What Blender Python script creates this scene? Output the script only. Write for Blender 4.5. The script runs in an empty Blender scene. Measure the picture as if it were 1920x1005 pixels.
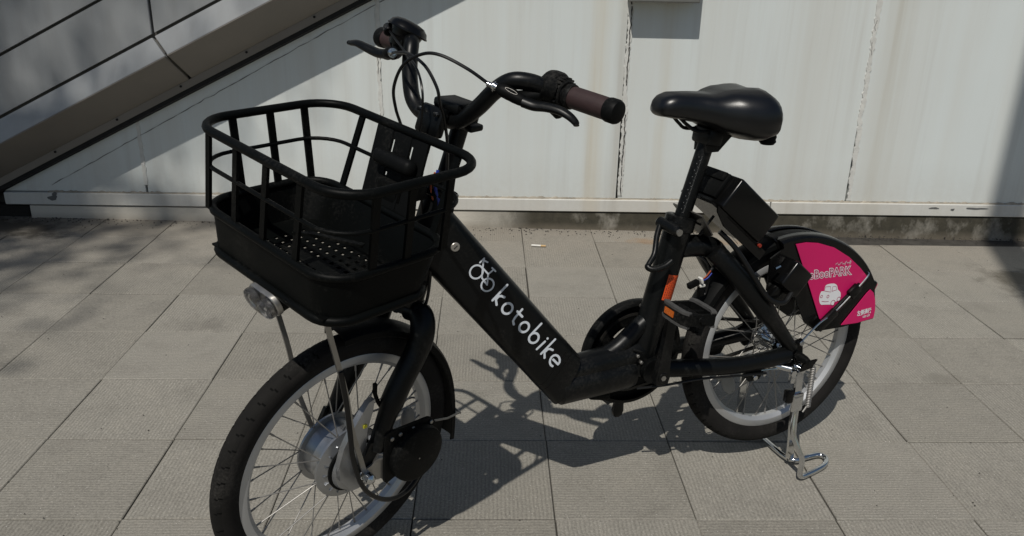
import bpy, bmesh, math, random
from mathutils import Vector, Matrix
import numpy as np
R = math.radians
random.seed(7)
rng = np.random.default_rng(11)
sc = bpy.context.scene
COL = sc.collection

# ------------------------------------------------------------------ camera, sky, sun, exposure
cam_d = bpy.data.cameras.new('camera')
cam = bpy.data.objects.new('camera', cam_d); COL.objects.link(cam); sc.camera = cam
cam_d.sensor_width = 36.0; cam_d.lens = 36.0 * 1542.87 / 1920.0
cam_d.clip_start = 0.05; cam_d.clip_end = 500
_p, _r = R(20.8294), R(1.26634)
_fw = Vector((0, math.cos(_p), -math.sin(_p))); _up = Vector((0, math.sin(_p), math.cos(_p))); _rt = Vector((1, 0, 0))
_rt2 = _rt * math.cos(_r) + _up * math.sin(_r); _up2 = _up * math.cos(_r) - _rt * math.sin(_r)
cam.matrix_world = Matrix(((_rt2.x, _up2.x, -_fw.x, 0), (_rt2.y, _up2.y, -_fw.y, 0), (_rt2.z, _up2.z, -_fw.z, 1.10852), (0, 0, 0, 1)))

SUN = Vector((0.170, 0.523, -0.836)).normalized()          # direction the light travels
world = bpy.data.worlds.new('World'); sc.world = world; world.use_nodes = True
wn = world.node_tree.nodes; wl = world.node_tree.links
bg = wn['Background']
sky = wn.new('ShaderNodeTexSky'); sky.sky_type = 'NISHITA'; sky.sun_disc = False
sky.sun_elevation = math.asin(-SUN.z); sky.sun_rotation = math.atan2(-SUN.x, -SUN.y)
sky.altitude = 20; sky.air_density = 1.2; sky.dust_density = 0.8
wl.new(sky.outputs['Color'], bg.inputs['Color']); bg.inputs['Strength'].default_value = 0.045
sl = bpy.data.lights.new('sun', 'SUN'); sl.energy = 3.3; sl.angle = R(0.5); sl.color = (1.0, 0.955, 0.88)
so = bpy.data.objects.new('sun', sl); COL.objects.link(so)
so.rotation_euler = SUN.to_track_quat('-Z', 'Y').to_euler(); so.location = -SUN * 30
sc.view_settings.view_transform = 'Standard'; sc.view_settings.look = 'None'
sc.view_settings.exposure = 0.06; sc.view_settings.gamma = 1.0; sc.view_settings.use_curve_mapping = False

# ------------------------------------------------------------------ materials
def newmat(name):
    m = bpy.data.materials.new(name); m.use_nodes = True
    return m, m.node_tree.nodes, m.node_tree.links, m.node_tree.nodes['Principled BSDF']

def simple(name, col, rough=0.5, metal=0.0, var=0.0, scale=40.0, bump=0.0, bscale=None, spec=0.5, coat=0.0, rvar=0.12, dust=0.0):
    m, n, l, b = newmat(name)
    b.inputs['Base Color'].default_value = (*col, 1); b.inputs['Roughness'].default_value = rough
    b.inputs['Metallic'].default_value = metal; b.inputs['Specular IOR Level'].default_value = spec
    b.inputs['Coat Weight'].default_value = coat; b.inputs['Coat Roughness'].default_value = 0.08
    tc = n.new('ShaderNodeTexCoord')
    nz = n.new('ShaderNodeTexNoise'); nz.inputs['Scale'].default_value = scale; nz.inputs['Detail'].default_value = 5
    l.new(tc.outputs['Object'], nz.inputs['Vector'])
    if var > 0:
        mx = n.new('ShaderNodeMix'); mx.data_type = 'RGBA'
        mx.inputs['A'].default_value = (*[c * (1 - var) for c in col], 1); mx.inputs['B'].default_value = (*[min(1, c * (1 + var)) for c in col], 1)
        l.new(nz.outputs['Fac'], mx.inputs['Factor']); l.new(mx.outputs['Result'], b.inputs['Base Color'])
    if dust > 0:
        d1 = n.new('ShaderNodeTexNoise'); d1.inputs['Scale'].default_value = 190; d1.inputs['Detail'].default_value = 4; d1.inputs['Roughness'].default_value = 0.8; l.new(tc.outputs['Object'], d1.inputs['Vector'])
        d2 = n.new('ShaderNodeTexNoise'); d2.inputs['Scale'].default_value = 9; d2.inputs['Detail'].default_value = 6; l.new(tc.outputs['Object'], d2.inputs['Vector'])
        mm = n.new('ShaderNodeMath'); mm.operation = 'MULTIPLY'; l.new(d1.outputs['Fac'], mm.inputs[0]); l.new(d2.outputs['Fac'], mm.inputs[1])
        dr = n.new('ShaderNodeMapRange'); dr.inputs['From Min'].default_value = 0.27; dr.inputs['From Max'].default_value = 0.46; dr.inputs['To Max'].default_value = dust; l.new(mm.outputs[0], dr.inputs['Value'])
        dx = n.new('ShaderNodeMix'); dx.data_type = 'RGBA'; dx.inputs['B'].default_value = (0.16, 0.15, 0.135, 1)
        src = b.inputs['Base Color'].links[0].from_socket if b.inputs['Base Color'].links else None
        if src: l.new(src, dx.inputs['A'])
        else: dx.inputs['A'].default_value = (*col, 1)
        l.new(dr.outputs[0], dx.inputs['Factor']); l.new(dx.outputs['Result'], b.inputs['Base Color'])
    if rvar > 0:
        mr = n.new('ShaderNodeMapRange'); mr.inputs['To Min'].default_value = max(0.02, rough - rvar); mr.inputs['To Max'].default_value = min(1, rough + rvar)
        l.new(nz.outputs['Fac'], mr.inputs['Value']); l.new(mr.outputs['Result'], b.inputs['Roughness'])
    if bump > 0:
        n2 = n.new('ShaderNodeTexNoise'); n2.inputs['Scale'].default_value = bscale or scale * 6; n2.inputs['Detail'].default_value = 3
        l.new(tc.outputs['Object'], n2.inputs['Vector'])
        bp = n.new('ShaderNodeBump'); bp.inputs['Strength'].default_value = bump; bp.inputs['Distance'].default_value = 0.002
        l.new(n2.outputs['Fac'], bp.inputs['Height']); l.new(bp.outputs['Normal'], b.inputs['Normal'])
    return m

M_ = {}
M_['paint'] = simple('black_frame_paint', (0.0030, 0.0034, 0.0036), 0.36, 0, 0.3, 14, 0.05, 900, spec=0.22, dust=0.10)
M_['plastic'] = simple('black_plastic', (0.0036, 0.0039, 0.0039), 0.52, 0, 0.3, 20, 0.10, 1400, spec=0.10, dust=0.14)
M_['gloss'] = simple('gloss_black_plastic', (0.0030, 0.0030, 0.0030), 0.24, 0, 0.2, 25, 0.02, 500, spec=0.26, rvar=0.06)
M_['basket'] = simple('black_coated_basket', (0.0020, 0.0024, 0.0023), 0.45, 0, 0.35, 16, 0.12, 1500, spec=0.08, dust=0.08)
M_['saddle'] = simple('black_vinyl', (0.0030, 0.0033, 0.0040), 0.30, 0, 0.2, 30, 0.10, 1800, spec=0.55, rvar=0.02)
M_['rubber'] = simple('tyre_rubber', (0.0125, 0.0115, 0.0108), 0.80, 0, 0.6, 24, 0.25, 600, spec=0.16, dust=0.14)
M_['groove'] = simple('tread_groove', (0.005, 0.005, 0.0048), 0.9, spec=0.05)
M_['tread'] = simple('dusty_tread', (0.0120, 0.0114, 0.0106), 0.85, 0, 0.5, 26, 0.25, 600, spec=0.12, dust=0.2)
M_['cable'] = simple('cable_sheath', (0.004, 0.004, 0.0042), 0.38, 0, 0.2, 60, spec=0.35)
M_['rim'] = simple('silver_rim', (0.47, 0.475, 0.48), 0.42, 0.6, 0.12, 18, 0.05, 300)
M_['alloy'] = simple('cast_aluminium', (0.37, 0.38, 0.395), 0.34, 0.88, 0.15, 30, 0.15, 400)
M_['mirror'] = simple('lamp_reflector', (0.50, 0.49, 0.48), 0.22, 0.9, 0.3, 60, 0.5, 260)
M_['chrome'] = simple('chrome', (0.62, 0.63, 0.64), 0.14, 1.0, 0.1, 30, rvar=0.08)
M_['steel'] = simple('dull_steel', (0.33, 0.32, 0.30), 0.38, 0.85, 0.2, 50)
M_['darksteel'] = simple('oiled_chain', (0.035, 0.033, 0.030), 0.5, 0.6, 0.4, 90)
M_['spoke'] = simple('stainless_spoke', (0.30, 0.29, 0.275), 0.55, 0.8, 0.15, 50)
M_['grip'] = simple('brown_leather_grip', (0.036, 0.0205, 0.020), 0.55, 0, 0.25, 120, 0.35, 900, spec=0.35)
M_['print'] = simple('white_print', (0.62, 0.66, 0.71), 0.5, 0, 0.06, 30)
M_['white'] = simple('white_decal', (0.72, 0.72, 0.74), 0.5, 0, 0.04, 30)
M_['pink'] = simple('pink_panel', (0.56, 0.010, 0.115), 0.42, 0, 0.05, 10, spec=0.35)
M_['pinkline'] = simple('dark_pink_print', (0.36, 0.008, 0.085), 0.5)
M_['orange'] = simple('orange_sticker', (0.62, 0.075, 0.012), 0.5, 0, 0.08, 30)
M_['dark_print'] = simple('dark_red_print', (0.22, 0.02, 0.008), 0.6)
M_['amber'] = simple('amber_reflector', (0.50, 0.11, 0.01), 0.25, 0, 0.2, 200, 0.5, 700)
M_['worn'] = simple('worn_grey_rubber', (0.055, 0.054, 0.052), 0.75, 0, 0.5, 60, 0.5, 500)
M_['blue'] = simple('blue_wire', (0.012, 0.03, 0.28), 0.45)
M_['rust'] = simple('orange_wire', (0.35, 0.06, 0.015), 0.5)
M_['cream'] = simple('white_connector', (0.6, 0.59, 0.55), 0.5)
M_['clear'] = simple('hazy_clear_reflector', (0.22, 0.22, 0.21), 0.3, 0, 0.2, 60, 0.4, 700)
M_['brass'] = simple('silver_lock_face', (0.36, 0.34, 0.31), 0.4, 0.6, 0.2, 100)
M_['smoke'] = simple('grey_bracket_plate', (0.05, 0.047, 0.043), 0.35, 0, 0.4, 25)
m, n, l, b = newmat('clear_lens'); M_['lens'] = m
b.inputs['Base Color'].default_value = (0.92, 0.93, 0.95, 1); b.inputs['Roughness'].default_value = 0.06
b.inputs['Transmission Weight'].default_value = 1.0; b.inputs['IOR'].default_value = 1.16
_tc = n.new('ShaderNodeTexCoord'); _w = n.new('ShaderNodeTexVoronoi'); _w.inputs['Scale'].default_value = 190
l.new(_tc.outputs['Object'], _w.inputs['Vector'])
_b = n.new('ShaderNodeBump'); _b.inputs['Strength'].default_value = 0.04; _b.inputs['Distance'].default_value = 0.002
l.new(_w.outputs['Distance'], _b.inputs['Height']); l.new(_b.outputs['Normal'], b.inputs['Normal'])

def ramp(n, pts):
    r = n.new('ShaderNodeValToRGB'); e = r.color_ramp.elements
    while len(e) < len(pts): e.new(0.5)
    for q, (p, c) in zip(e, pts): q.position = p; q.color = (*c, 1) if len(c) == 3 else c
    return r
def noise(n, l, vec, scale, detail=6, rough=0.55, stretch=None):
    if stretch:
        mp = n.new('ShaderNodeMapping'); mp.inputs['Scale'].default_value = stretch
        l.new(vec, mp.inputs['Vector']); vec = mp.outputs['Vector']
    z = n.new('ShaderNodeTexNoise'); z.inputs['Scale'].default_value = scale; z.inputs['Detail'].default_value = detail; z.inputs['Roughness'].default_value = rough
    l.new(vec, z.inputs['Vector']); return z
def mixc(n, l, fac, a, b, mode='MIX'):
    x = n.new('ShaderNodeMix'); x.data_type = 'RGBA'; x.blend_type = mode
    for k, v in (('Factor', fac), ('A', a), ('B', b)):
        if isinstance(v, (int, float)): x.inputs[k].default_value = v
        elif isinstance(v, tuple): x.inputs[k].default_value = (*v, 1)
        else: l.new(v, x.inputs[k])
    return x.outputs['Result']
def mth(n, l, op, a, b=0.0, c=None, clamp=False):
    x = n.new('ShaderNodeMath'); x.operation = op; x.use_clamp = clamp
    for i, v in enumerate((a, b) if c is None else (a, b, c)):
        if isinstance(v, (int, float)): x.inputs[i].default_value = v
        else: l.new(v, x.inputs[i])
    return x.outputs[0]

# --- paving slab: fine combed grooves along local X, exposed grit
m, n, l, b = newmat('combed_concrete_slab'); M_['slab'] = m
tc = n.new('ShaderNodeTexCoord'); ob = tc.outputs['Object']; oi = n.new('ShaderNodeObjectInfo')
geo = n.new('ShaderNodeNewGeometry'); wp = geo.outputs['Position']
sep = n.new('ShaderNodeSeparateXYZ'); l.new(ob, sep.inputs[0])
wob = noise(n, l, ob, 22, 3)
yy = mth(n, l, 'ADD', sep.outputs['Y'], mth(n, l, 'MULTIPLY', mth(n, l, 'SUBTRACT', wob.outputs['Fac'], 0.5), 0.008))
sn = mth(n, l, 'SINE', mth(n, l, 'MULTIPLY', yy, 2 * math.pi / 0.0088))
groove = mth(n, l, 'MULTIPLY_ADD', sn, 0.5, 0.5)
brk = noise(n, l, ob, 90, 5, 0.75, (0.30, 1.5, 1))
groove2 = mth(n, l, 'MULTIPLY', groove, mth(n, l, 'SMOOTH_MIN', mth(n, l, 'MULTIPLY_ADD', brk.outputs['Fac'], 3.2, -0.85, clamp=True), 1.0, 0.1))
big = noise(n, l, wp, 1.3, 6, 0.6); med = noise(n, l, wp, 9, 6, 0.65); grit = noise(n, l, wp, 230, 6, 0.85)
c0 = mixc(n, l, big.outputs['Fac'], (0.242, 0.230, 0.203), (0.308, 0.291, 0.257))
c0 = mixc(n, l, oi.outputs['Random'], c0, mixc(n, l, 1.0, c0, (0.86, 0.855, 0.845), 'MULTIPLY'))
rm = ramp(n, [(0.25, (0.80, 0.795, 0.79)), (0.50, (1, 1, 1)), (0.75, (1.07, 1.06, 1.045))]); l.new(med.outputs['Fac'], rm.inputs[0])
c0 = mixc(n, l, 0.75, c0, rm.outputs[0], 'MULTIPLY')
rg = ramp(n, [(0.28, (0.35, 0.34, 0.33)), (0.44, (0.84, 0.84, 0.83)), (0.56, (1.08, 1.08, 1.07)), (0.70, (1.55, 1.53, 1.48))]); l.new(grit.outputs['Fac'], rg.inputs[0])
c0 = mixc(n, l, 1.0, c0, rg.outputs[0], 'MULTIPLY')
rgr = ramp(n, [(0.0, (0.74, 0.735, 0.73)), (0.5, (1.0, 1.0, 1.0)), (1.0, (1.06, 1.06, 1.055))]); l.new(groove2, rgr.inputs[0])
c0 = mixc(n, l, 0.62, c0, rgr.outputs[0], 'MULTIPLY')
fl = n.new('ShaderNodeTexVoronoi'); fl.inputs['Scale'].default_value = 120; l.new(wp, fl.inputs['Vector'])   # pale mica flecks
fr = ramp(n, [(0.0, (1, 1, 1)), (0.085, (1, 1, 1)), (0.14, (0, 0, 0))]); l.new(fl.outputs['Distance'], fr.inputs[0])
fsel = mth(n, l, 'GREATER_THAN', fl.outputs['Color'], 0.66)
c0 = mixc(n, l, mth(n, l, 'MULTIPLY', mth(n, l, 'MULTIPLY', fr.outputs[0], fsel), 0.65), c0, (0.66, 0.64, 0.60))
# brown silt near the wall foot and one rusty patch
sw = n.new('ShaderNodeSeparateXYZ'); l.new(wp, sw.inputs[0])
near = n.new('ShaderNodeMapRange'); near.inputs['From Min'].default_value = 2.75; near.inputs['From Max'].default_value = 3.42; l.new(sw.outputs['Y'], near.inputs['Value'])
sil = mth(n, l, 'MULTIPLY', near.outputs[0], med.outputs['Fac'])
c0 = mixc(n, l, mth(n, l, 'MULTIPLY', sil, 0.5), c0, (0.27, 0.222, 0.172))
def patch(cx, cy, rx, ry, col, amt, c):
    vm = n.new('ShaderNodeMapping'); vm.vector_type = 'TEXTURE'; vm.inputs['Location'].default_value = (cx, cy, 0); vm.inputs['Scale'].default_value = (rx, ry, 1)
    l.new(wp, vm.inputs['Vector'])
    le = n.new('ShaderNodeVectorMath'); le.operation = 'LENGTH'; l.new(vm.outputs[0], le.inputs[0])
    d = mth(n, l, 'ADD', le.outputs['Value'], mth(n, l, 'MULTIPLY', mth(n, l, 'SUBTRACT', med.outputs['Fac'], 0.5), 2.4))
    k = n.new('ShaderNodeMapRange'); k.inputs['From Min'].default_value = 1.15; k.inputs['From Max'].default_value = 0.55; l.new(d, k.inputs['Value'])
    return mixc(n, l, mth(n, l, 'MULTIPLY', k.outputs[0], amt), c, col)
c0 = patch(0.72, 3.27, 0.26, 0.05, (0.26, 0.155, 0.075), 0.6, c0)
c0 = patch(1.98, 2.88, 0.20, 0.16, (0.075, 0.066, 0.05), 0.75, c0)
c0 = patch(1.35, 3.33, 0.30, 0.06, (0.085, 0.073, 0.052), 0.7, c0)
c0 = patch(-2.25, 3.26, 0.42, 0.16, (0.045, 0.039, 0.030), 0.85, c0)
l.new(c0, b.inputs['Base Color']); b.inputs['Roughness'].default_value = 0.88; b.inputs['Specular IOR Level'].default_value = 0.25
c0 = patch(-0.95, 2.35, 0.07, 0.05, (0.13, 0.12, 0.105), 0.5, c0); c0 = patch(1.25, 2.1, 0.06, 0.04, (0.14, 0.13, 0.11), 0.45, c0); c0 = patch(0.55, 2.75, 0.10, 0.05, (0.15, 0.135, 0.115), 0.4, c0)
l.new(c0, b.inputs['Base Color'])
hgt = mth(n, l, 'ADD', mth(n, l, 'MULTIPLY', groove2, 0.30), mth(n, l, 'MULTIPLY', grit.outputs['Fac'], 0.9))
bp = n.new('ShaderNodeBump'); bp.inputs['Strength'].default_value = 0.7; bp.inputs['Distance'].default_value = 0.0016
l.new(hgt, bp.inputs['Height']); l.new(bp.outputs['Normal'], b.inputs['Normal'])
M_['joint'] = simple('paving_joint_sand', (0.060, 0.056, 0.050), 0.95, 0, 0.5, 30, 0.6, 300, spec=0.1)

# --- wall panel: old off-white painted sheet, vertical runs of dirt
def wall_mat(name, base, runs=0.55, edge=True):
    m, n, l, b = newmat(name)
    geo = n.new('ShaderNodeNewGeometry'); wp = geo.outputs['Position']
    s = n.new('ShaderNodeSeparateXYZ'); l.new(wp, s.inputs[0])
    cl = noise(n, l, wp, 1.1, 5, 0.55); st = noise(n, l, wp, 6.0, 6, 0.65, (1, 1, 0.045)); st2 = noise(n, l, wp, 26, 5, 0.6, (1, 1, 0.03)); sp = noise(n, l, wp, 55, 6, 0.7)
    c = mixc(n, l, cl.outputs['Fac'], tuple(x * 0.93 for x in base), tuple(min(1, x * 1.05) for x in base))
    r1 = ramp(n, [(0.38, (0, 0, 0)), (0.70, (1, 1, 1))]); l.new(st.outputs['Fac'], r1.inputs[0])
    c = mixc(n, l, mth(n, l, 'MULTIPLY', r1.outputs[0], runs * 0.55), c, (0.50, 0.465, 0.40))
    r2 = ramp(n, [(0.52, (0, 0, 0)), (0.72, (1, 1, 1))]); l.new(st2.outputs['Fac'], r2.inputs[0])
    c = mixc(n, l, mth(n, l, 'MULTIPLY', r2.outputs[0], runs * 0.40), c, (0.40, 0.385, 0.35))
    # rust-brown streak bands beside the joints
    for x0, w, amt, col in ((0.33, 0.06, 0.6, (0.52, 0.44, 0.30)), (0.60, 0.04, 0.42, (0.47, 0.40, 0.28)), (1.53, 0.09, 0.6, (0.42, 0.385, 0.31)), (0.42, 0.04, 0.65, (0.36, 0.33, 0.28)), (1.18, 0.12, 0.35, (0.45, 0.42, 0.36))):
        d = mth(n, l, 'ABSOLUTE', mth(n, l, 'SUBTRACT', mth(n, l, 'ADD', s.outputs['X'], mth(n, l, 'MULTIPLY', mth(n, l, 'SUBTRACT', cl.outputs['Fac'], 0.5), 0.10)), x0))
        k = n.new('ShaderNodeMapRange'); k.interpolation_type = 'SMOOTHSTEP'; k.inputs['From Min'].default_value = w; k.inputs['From Max'].default_value = 0; l.new(d, k.inputs['Value'])
        c = mixc(n, l, mth(n, l, 'MULTIPLY', mth(n, l, 'MULTIPLY', k.outputs[0], mth(n, l, 'MULTIPLY_ADD', st2.outputs['Fac'], 1.4, -0.1, clamp=True)), amt), c, col)
    # splash-back dirt low down
    lo = n.new('ShaderNodeMapRange'); lo.inputs['From Min'].default_value = 0.33; lo.inputs['From Max'].default_value = 0.13; l.new(s.outputs['Z'], lo.inputs['Value'])
    c = mixc(n, l, mth(n, l, 'MULTIPLY', mth(n, l, 'MULTIPLY', lo.outputs[0], sp.outputs['Fac']), 0.45), c, (0.40, 0.375, 0.33))
    fk = ramp(n, [(0.70, (0, 0, 0)), (0.76, (1, 1, 1))]); l.new(sp.outputs['Fac'], fk.inputs[0])
    c = mixc(n, l, mth(n, l, 'MULTIPLY', fk.outputs[0], 0.5), c, (0.30, 0.27, 0.23))
    l.new(c, b.inputs['Base Color']); b.inputs['Roughness'].default_value = 0.62; b.inputs['Specular IOR Level'].default_value = 0.3
    bp = n.new('ShaderNodeBump'); bp.inputs['Strength'].default_value = 0.25; bp.inputs['Distance'].default_value = 0.003
    l.new(cl.outputs['Fac'], bp.inputs['Height']); l.new(bp.outputs['Normal'], b.inputs['Normal'])
    return m
M_['wall'] = wall_mat('old_white_wall_paint', (0.620, 0.662, 0.656))
M_['channel'] = wall_mat('old_white_channel_paint', (0.60, 0.605, 0.58), 0.8)
M_['sealant'] = simple('cracked_sealant', (0.56, 0.56, 0.53), 0.8, 0, 0.25, 35, 0.6, 200)
M_['crack'] = simple('open_joint_dirt', (0.035, 0.033, 0.03), 0.9, 0, 0.5, 40)
M_['seam'] = simple('dirty_seam', (0.17, 0.17, 0.165), 0.9, 0, 0.5, 30)
M_['crud'] = simple('flaking_dirt_line', (0.30, 0.27, 0.22), 0.9, 0, 0.7, 25, 0.8, 150)
# plinth: painted on the left, black algae to the right
m, n, l, b = newmat('stained_concrete_plinth'); M_['plinth'] = m
geo = n.new('ShaderNodeNewGeometry'); wp = geo.outputs['Position']; s = n.new('ShaderNodeSeparateXYZ'); l.new(wp, s.inputs[0])
a1 = noise(n, l, wp, 7, 6, 0.65, (1, 1, 0.7)); a2 = noise(n, l, wp, 34, 6, 0.75); a3 = noise(n, l, wp, 1.6, 3)
c = mixc(n, l, a3.outputs['Fac'], (0.47, 0.44, 0.38), (0.56, 0.53, 0.47))
k = n.new('ShaderNodeMapRange'); k.inputs['From Min'].default_value = -0.22; k.inputs['From Max'].default_value = 0.08; l.new(s.outputs['X'], k.inputs['Value'])
al = mth(n, l, 'MULTIPLY_ADD', a1.outputs['Fac'], 3.0, -0.42, clamp=True)
dk = mixc(n, l, a2.outputs['Fac'], (0.006, 0.006, 0.004), (0.090, 0.080, 0.056))
c = mixc(n, l, mth(n, l, 'MULTIPLY', k.outputs[0], al), c, dk)
k2 = n.new('ShaderNodeMapRange'); k2.inputs['From Min'].default_value = 0.03; k2.inputs['From Max'].default_value = 0.0; l.new(s.outputs['Z'], k2.inputs['Value'])
c = mixc(n, l, mth(n, l, 'MULTIPLY', mth(n, l, 'MULTIPLY', k2.outputs[0], a1.outputs['Fac']), 0.9), c, (0.20, 0.17, 0.13))
l.new(c, b.inputs['Base Color']); b.inputs['Roughness'].default_value = 0.92
bp = n.new('ShaderNodeBump'); bp.inputs['Strength'].default_value = 0.5; bp.inputs['Distance'].default_value = 0.004
l.new(a2.outputs['Fac'], bp.inputs['Height']); l.new(bp.outputs['Normal'], b.inputs['Normal'])
# stair cladding
m, n, l, b = newmat('grey_metal_cladding'); M_['clad'] = m
geo = n.new('ShaderNodeNewGeometry'); wp = geo.outputs['Position']
q1 = noise(n, l, wp, 2.2, 5, 0.6); q2 = noise(n, l, wp, 14, 6, 0.65, (1, 1, 0.12)); q3 = noise(n, l, wp, 70, 5)
c = mixc(n, l, q1.outputs['Fac'], (0.245, 0.255, 0.26), (0.315, 0.325, 0.33))
r1 = ramp(n, [(0.45, (0, 0, 0)), (0.75, (1, 1, 1))]); l.new(q2.outputs['Fac'], r1.inputs[0])
c = mixc(n, l, mth(n, l, 'MULTIPLY', r1.outputs[0], 0.35), c, (0.19, 0.185, 0.175))
l.new(c, b.inputs['Base Color']); b.inputs['Metallic'].default_value = 0.15; b.inputs['Roughness'].default_value = 0.5
bp = n.new('ShaderNodeBump'); bp.inputs['Strength'].default_value = 0.12; bp.inputs['Distance'].default_value = 0.002
l.new(q3.outputs['Fac'], bp.inputs['Height']); l.new(bp.outputs['Normal'], b.inputs['Normal'])
M_['soffit'] = simple('brown_grey_soffit', (0.20, 0.182, 0.160), 0.6, 0, 0.18, 6, 0.1, 60)
M_['recess'] = simple('dusty_recess', (0.085, 0.080, 0.072), 0.9, 0, 0.5, 20)
M_['gasket'] = simple('black_gasket', (0.006, 0.006, 0.006), 0.8)
M_['foot_shade'] = simple('painted_foot_shade', (0.010, 0.009, 0.007), 0.95, 0, 0.6, 12, 0.8, 40)  # deep shade under the stair foot, put into the base colour
M_['peel'] = simple('bare_metal_patch', (0.11, 0.112, 0.11), 0.8, 0, 0.4, 40)
M_['grime'] = simple('dark_grime', (0.03, 0.027, 0.022), 0.95, 0, 0.6, 12, 0.6, 60)
M_['vent'] = simple('grey_vent_metal', (0.14, 0.14, 0.13), 0.6, 0.1, 0.3, 20)
M_['bark'] = simple('bark', (0.10, 0.08, 0.06), 0.9, 0, 0.4, 20, 0.8, 60)
M_['leaf'] = simple('leaves', (0.05, 0.085, 0.025), 0.55, 0, 0.4, 3)
M_['paper'] = simple('cigarette_paper', (0.70, 0.68, 0.63), 0.8)
M_['tan'] = simple('tan_filter', (0.52, 0.36, 0.18), 0.8)
M_['pole'] = simple('galvanised_pole', (0.30, 0.31, 0.31), 0.5, 0.5, 0.2, 12)

# ------------------------------------------------------------------ mesh helpers
class MB:
    def __init__(s): s.v = []; s.f = []; s.m = []
    def add(s, v, f, mi=0):
        o = len(s.v); s.v += [tuple(float(a) for a in p) for p in v]; s.f += [tuple(i + o for i in q) for q in f]; s.m += [mi] * len(f); return s
    def loft(s, rings, closed=False, cap=True, mi=0):
        k = len(rings[0]); N = len(rings); f = []
        for i in range(N if closed else N - 1):
            a, b = i * k, ((i + 1) % N) * k
            for j in range(k): f.append((a + j, a + (j + 1) % k, b + (j + 1) % k, b + j))
        if cap and not closed:
            f.append(tuple(range(k - 1, -1, -1))); f.append(tuple((N - 1) * k + j for j in range(k)))
        return s.add([p for r in rings for p in r], f, mi)
    def tube(s, pts, r, k=12, closed=False, cap=True, mi=0, flat=1.0, up=None):
        P = [Vector(p) for p in pts]; N = len(P)
        T = []
        for i in range(N):
            a = P[(i - 1) % N] if (closed or i > 0) else P[i]; b = P[(i + 1) % N] if (closed or i < N - 1) else P[i]
            T.append((b - a).normalized())
        u = Vector(up) if up else (Vector((0, 0, 1)) if abs(T[0].z) < 0.9 else Vector((1, 0, 0)))
        u = (u - T[0] * u.dot(T[0])).normalized(); rings = []
        for i in range(N):
            if up: u = Vector(up)
            u = (u - T[i] * u.dot(T[i])).normalized(); w = T[i].cross(u)
            rr = r[i] if isinstance(r, (list, tuple)) else r
            rings.append([P[i] + u * (math.cos(2 * math.pi * j / k) * rr * flat) + w * (math.sin(2 * math.pi * j / k) * rr) for j in range(k)])
        return s.loft(rings, closed, cap, mi)
    def strip(s, pts, w, t, up, closed=False, mi=0):          # rectangular bar: width w across, thickness t along up
        P = [Vector(p) for p in pts]; N = len(P); rings = []
        for i in range(N):
            a = P[(i - 1) % N] if (closed or i > 0) else P[i]; b = P[(i + 1) % N] if (closed or i < N - 1) else P[i]
            T = (b - a).normalized(); u = Vector(up); u = (u - T * u.dot(T)).normalized(); x = T.cross(u)
            rings.append([P[i] + x * (w / 2) + u * (t / 2), P[i] - x * (w / 2) + u * (t / 2), P[i] - x * (w / 2) - u * (t / 2), P[i] + x * (w / 2) - u * (t / 2)])
        return s.loft(rings, closed, True, mi)
    def lathe(s, prof, c=(0, 0, 0), axis=(0, 1, 0), k=32, closed=False, mi=0, a0=0, a1=360):   # prof: (radius, along axis)
        A = Vector(axis).normalized(); u = Vector((1, 0, 0)) if abs(A.x) < 0.9 else Vector((0, 0, 1))
        u = (u - A * u.dot(A)).normalized(); w = A.cross(u); c = Vector(c); full = abs(a1 - a0) >= 360
        rings = []
        for i in range(k if full else k + 1):
            a = R(a0 + (a1 - a0) * i / k); d = u * math.cos(a) + w * math.sin(a)
            rings.append([c + d * rr + A * y for rr, y in prof])
        K = len(prof); N = len(rings); f = []
        for i in range(N if full else N - 1):
            p, q = i * K, ((i + 1) % N) * K
            for j in range(K if closed else K - 1): f.append((p + j, q + j, q + (j + 1) % K, p + (j + 1) % K))
        if closed and not full: f.append(tuple(range(K))); f.append(tuple((N - 1) * K + j for j in range(K - 1, -1, -1)))
        return s.add([p for r_ in rings for p in r_], f, mi)
    def cyl(s, a, b, r, k=20, r2=None, mi=0, bev=0.0):
        a = Vector(a); b = Vector(b); L = (b - a).length; r2 = r if r2 is None else r2
        pr = [(0.0001, 0), (max(r - bev, 0.0001), 0), (r, bev), (r2, L - bev), (max(r2 - bev, 0.0001), L), (0.0001, L)]
        return s.lathe(pr, a, (b - a), k, mi=mi)
    def prism(s, poly, o, U, V, W, t, mi=0):                   # polygon in (U,V) at o, extruded t along W
        o, U, V, W = Vector(o), Vector(U), Vector(V), Vector(W); k = len(poly)
        a = [o + U * p[0] + V * p[1] for p in poly]; b = [p + W * t for p in a]
        f = [tuple(range(k)), tuple(range(2 * k - 1, k - 1, -1))] + [(i, i + k, (i + 1) % k + k, (i + 1) % k) for i in range(k)]
        return s.add(a + b, f, mi)
    def box(s, c, size, rot=None, bev=0.0, seg=2, mi=0):
        bm = bmesh.new(); bmesh.ops.create_cube(bm, size=1.0)
        for v in bm.verts: v.co = Vector((v.co.x * size[0], v.co.y * size[1], v.co.z * size[2]))
        if bev > 0: bmesh.ops.bevel(bm, geom=bm.edges[:], offset=bev, segments=seg, affect='EDGES', profile=0.5)
        Mx = Matrix.Translation(Vector(c)) @ (rot.to_4x4() if rot is not None else Matrix.Identity(4))
        bm.verts.index_update()
        s.add([Mx @ v.co for v in bm.verts], [tuple(v.index for v in f.verts) for f in bm.faces], mi); bm.free(); return s
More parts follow.
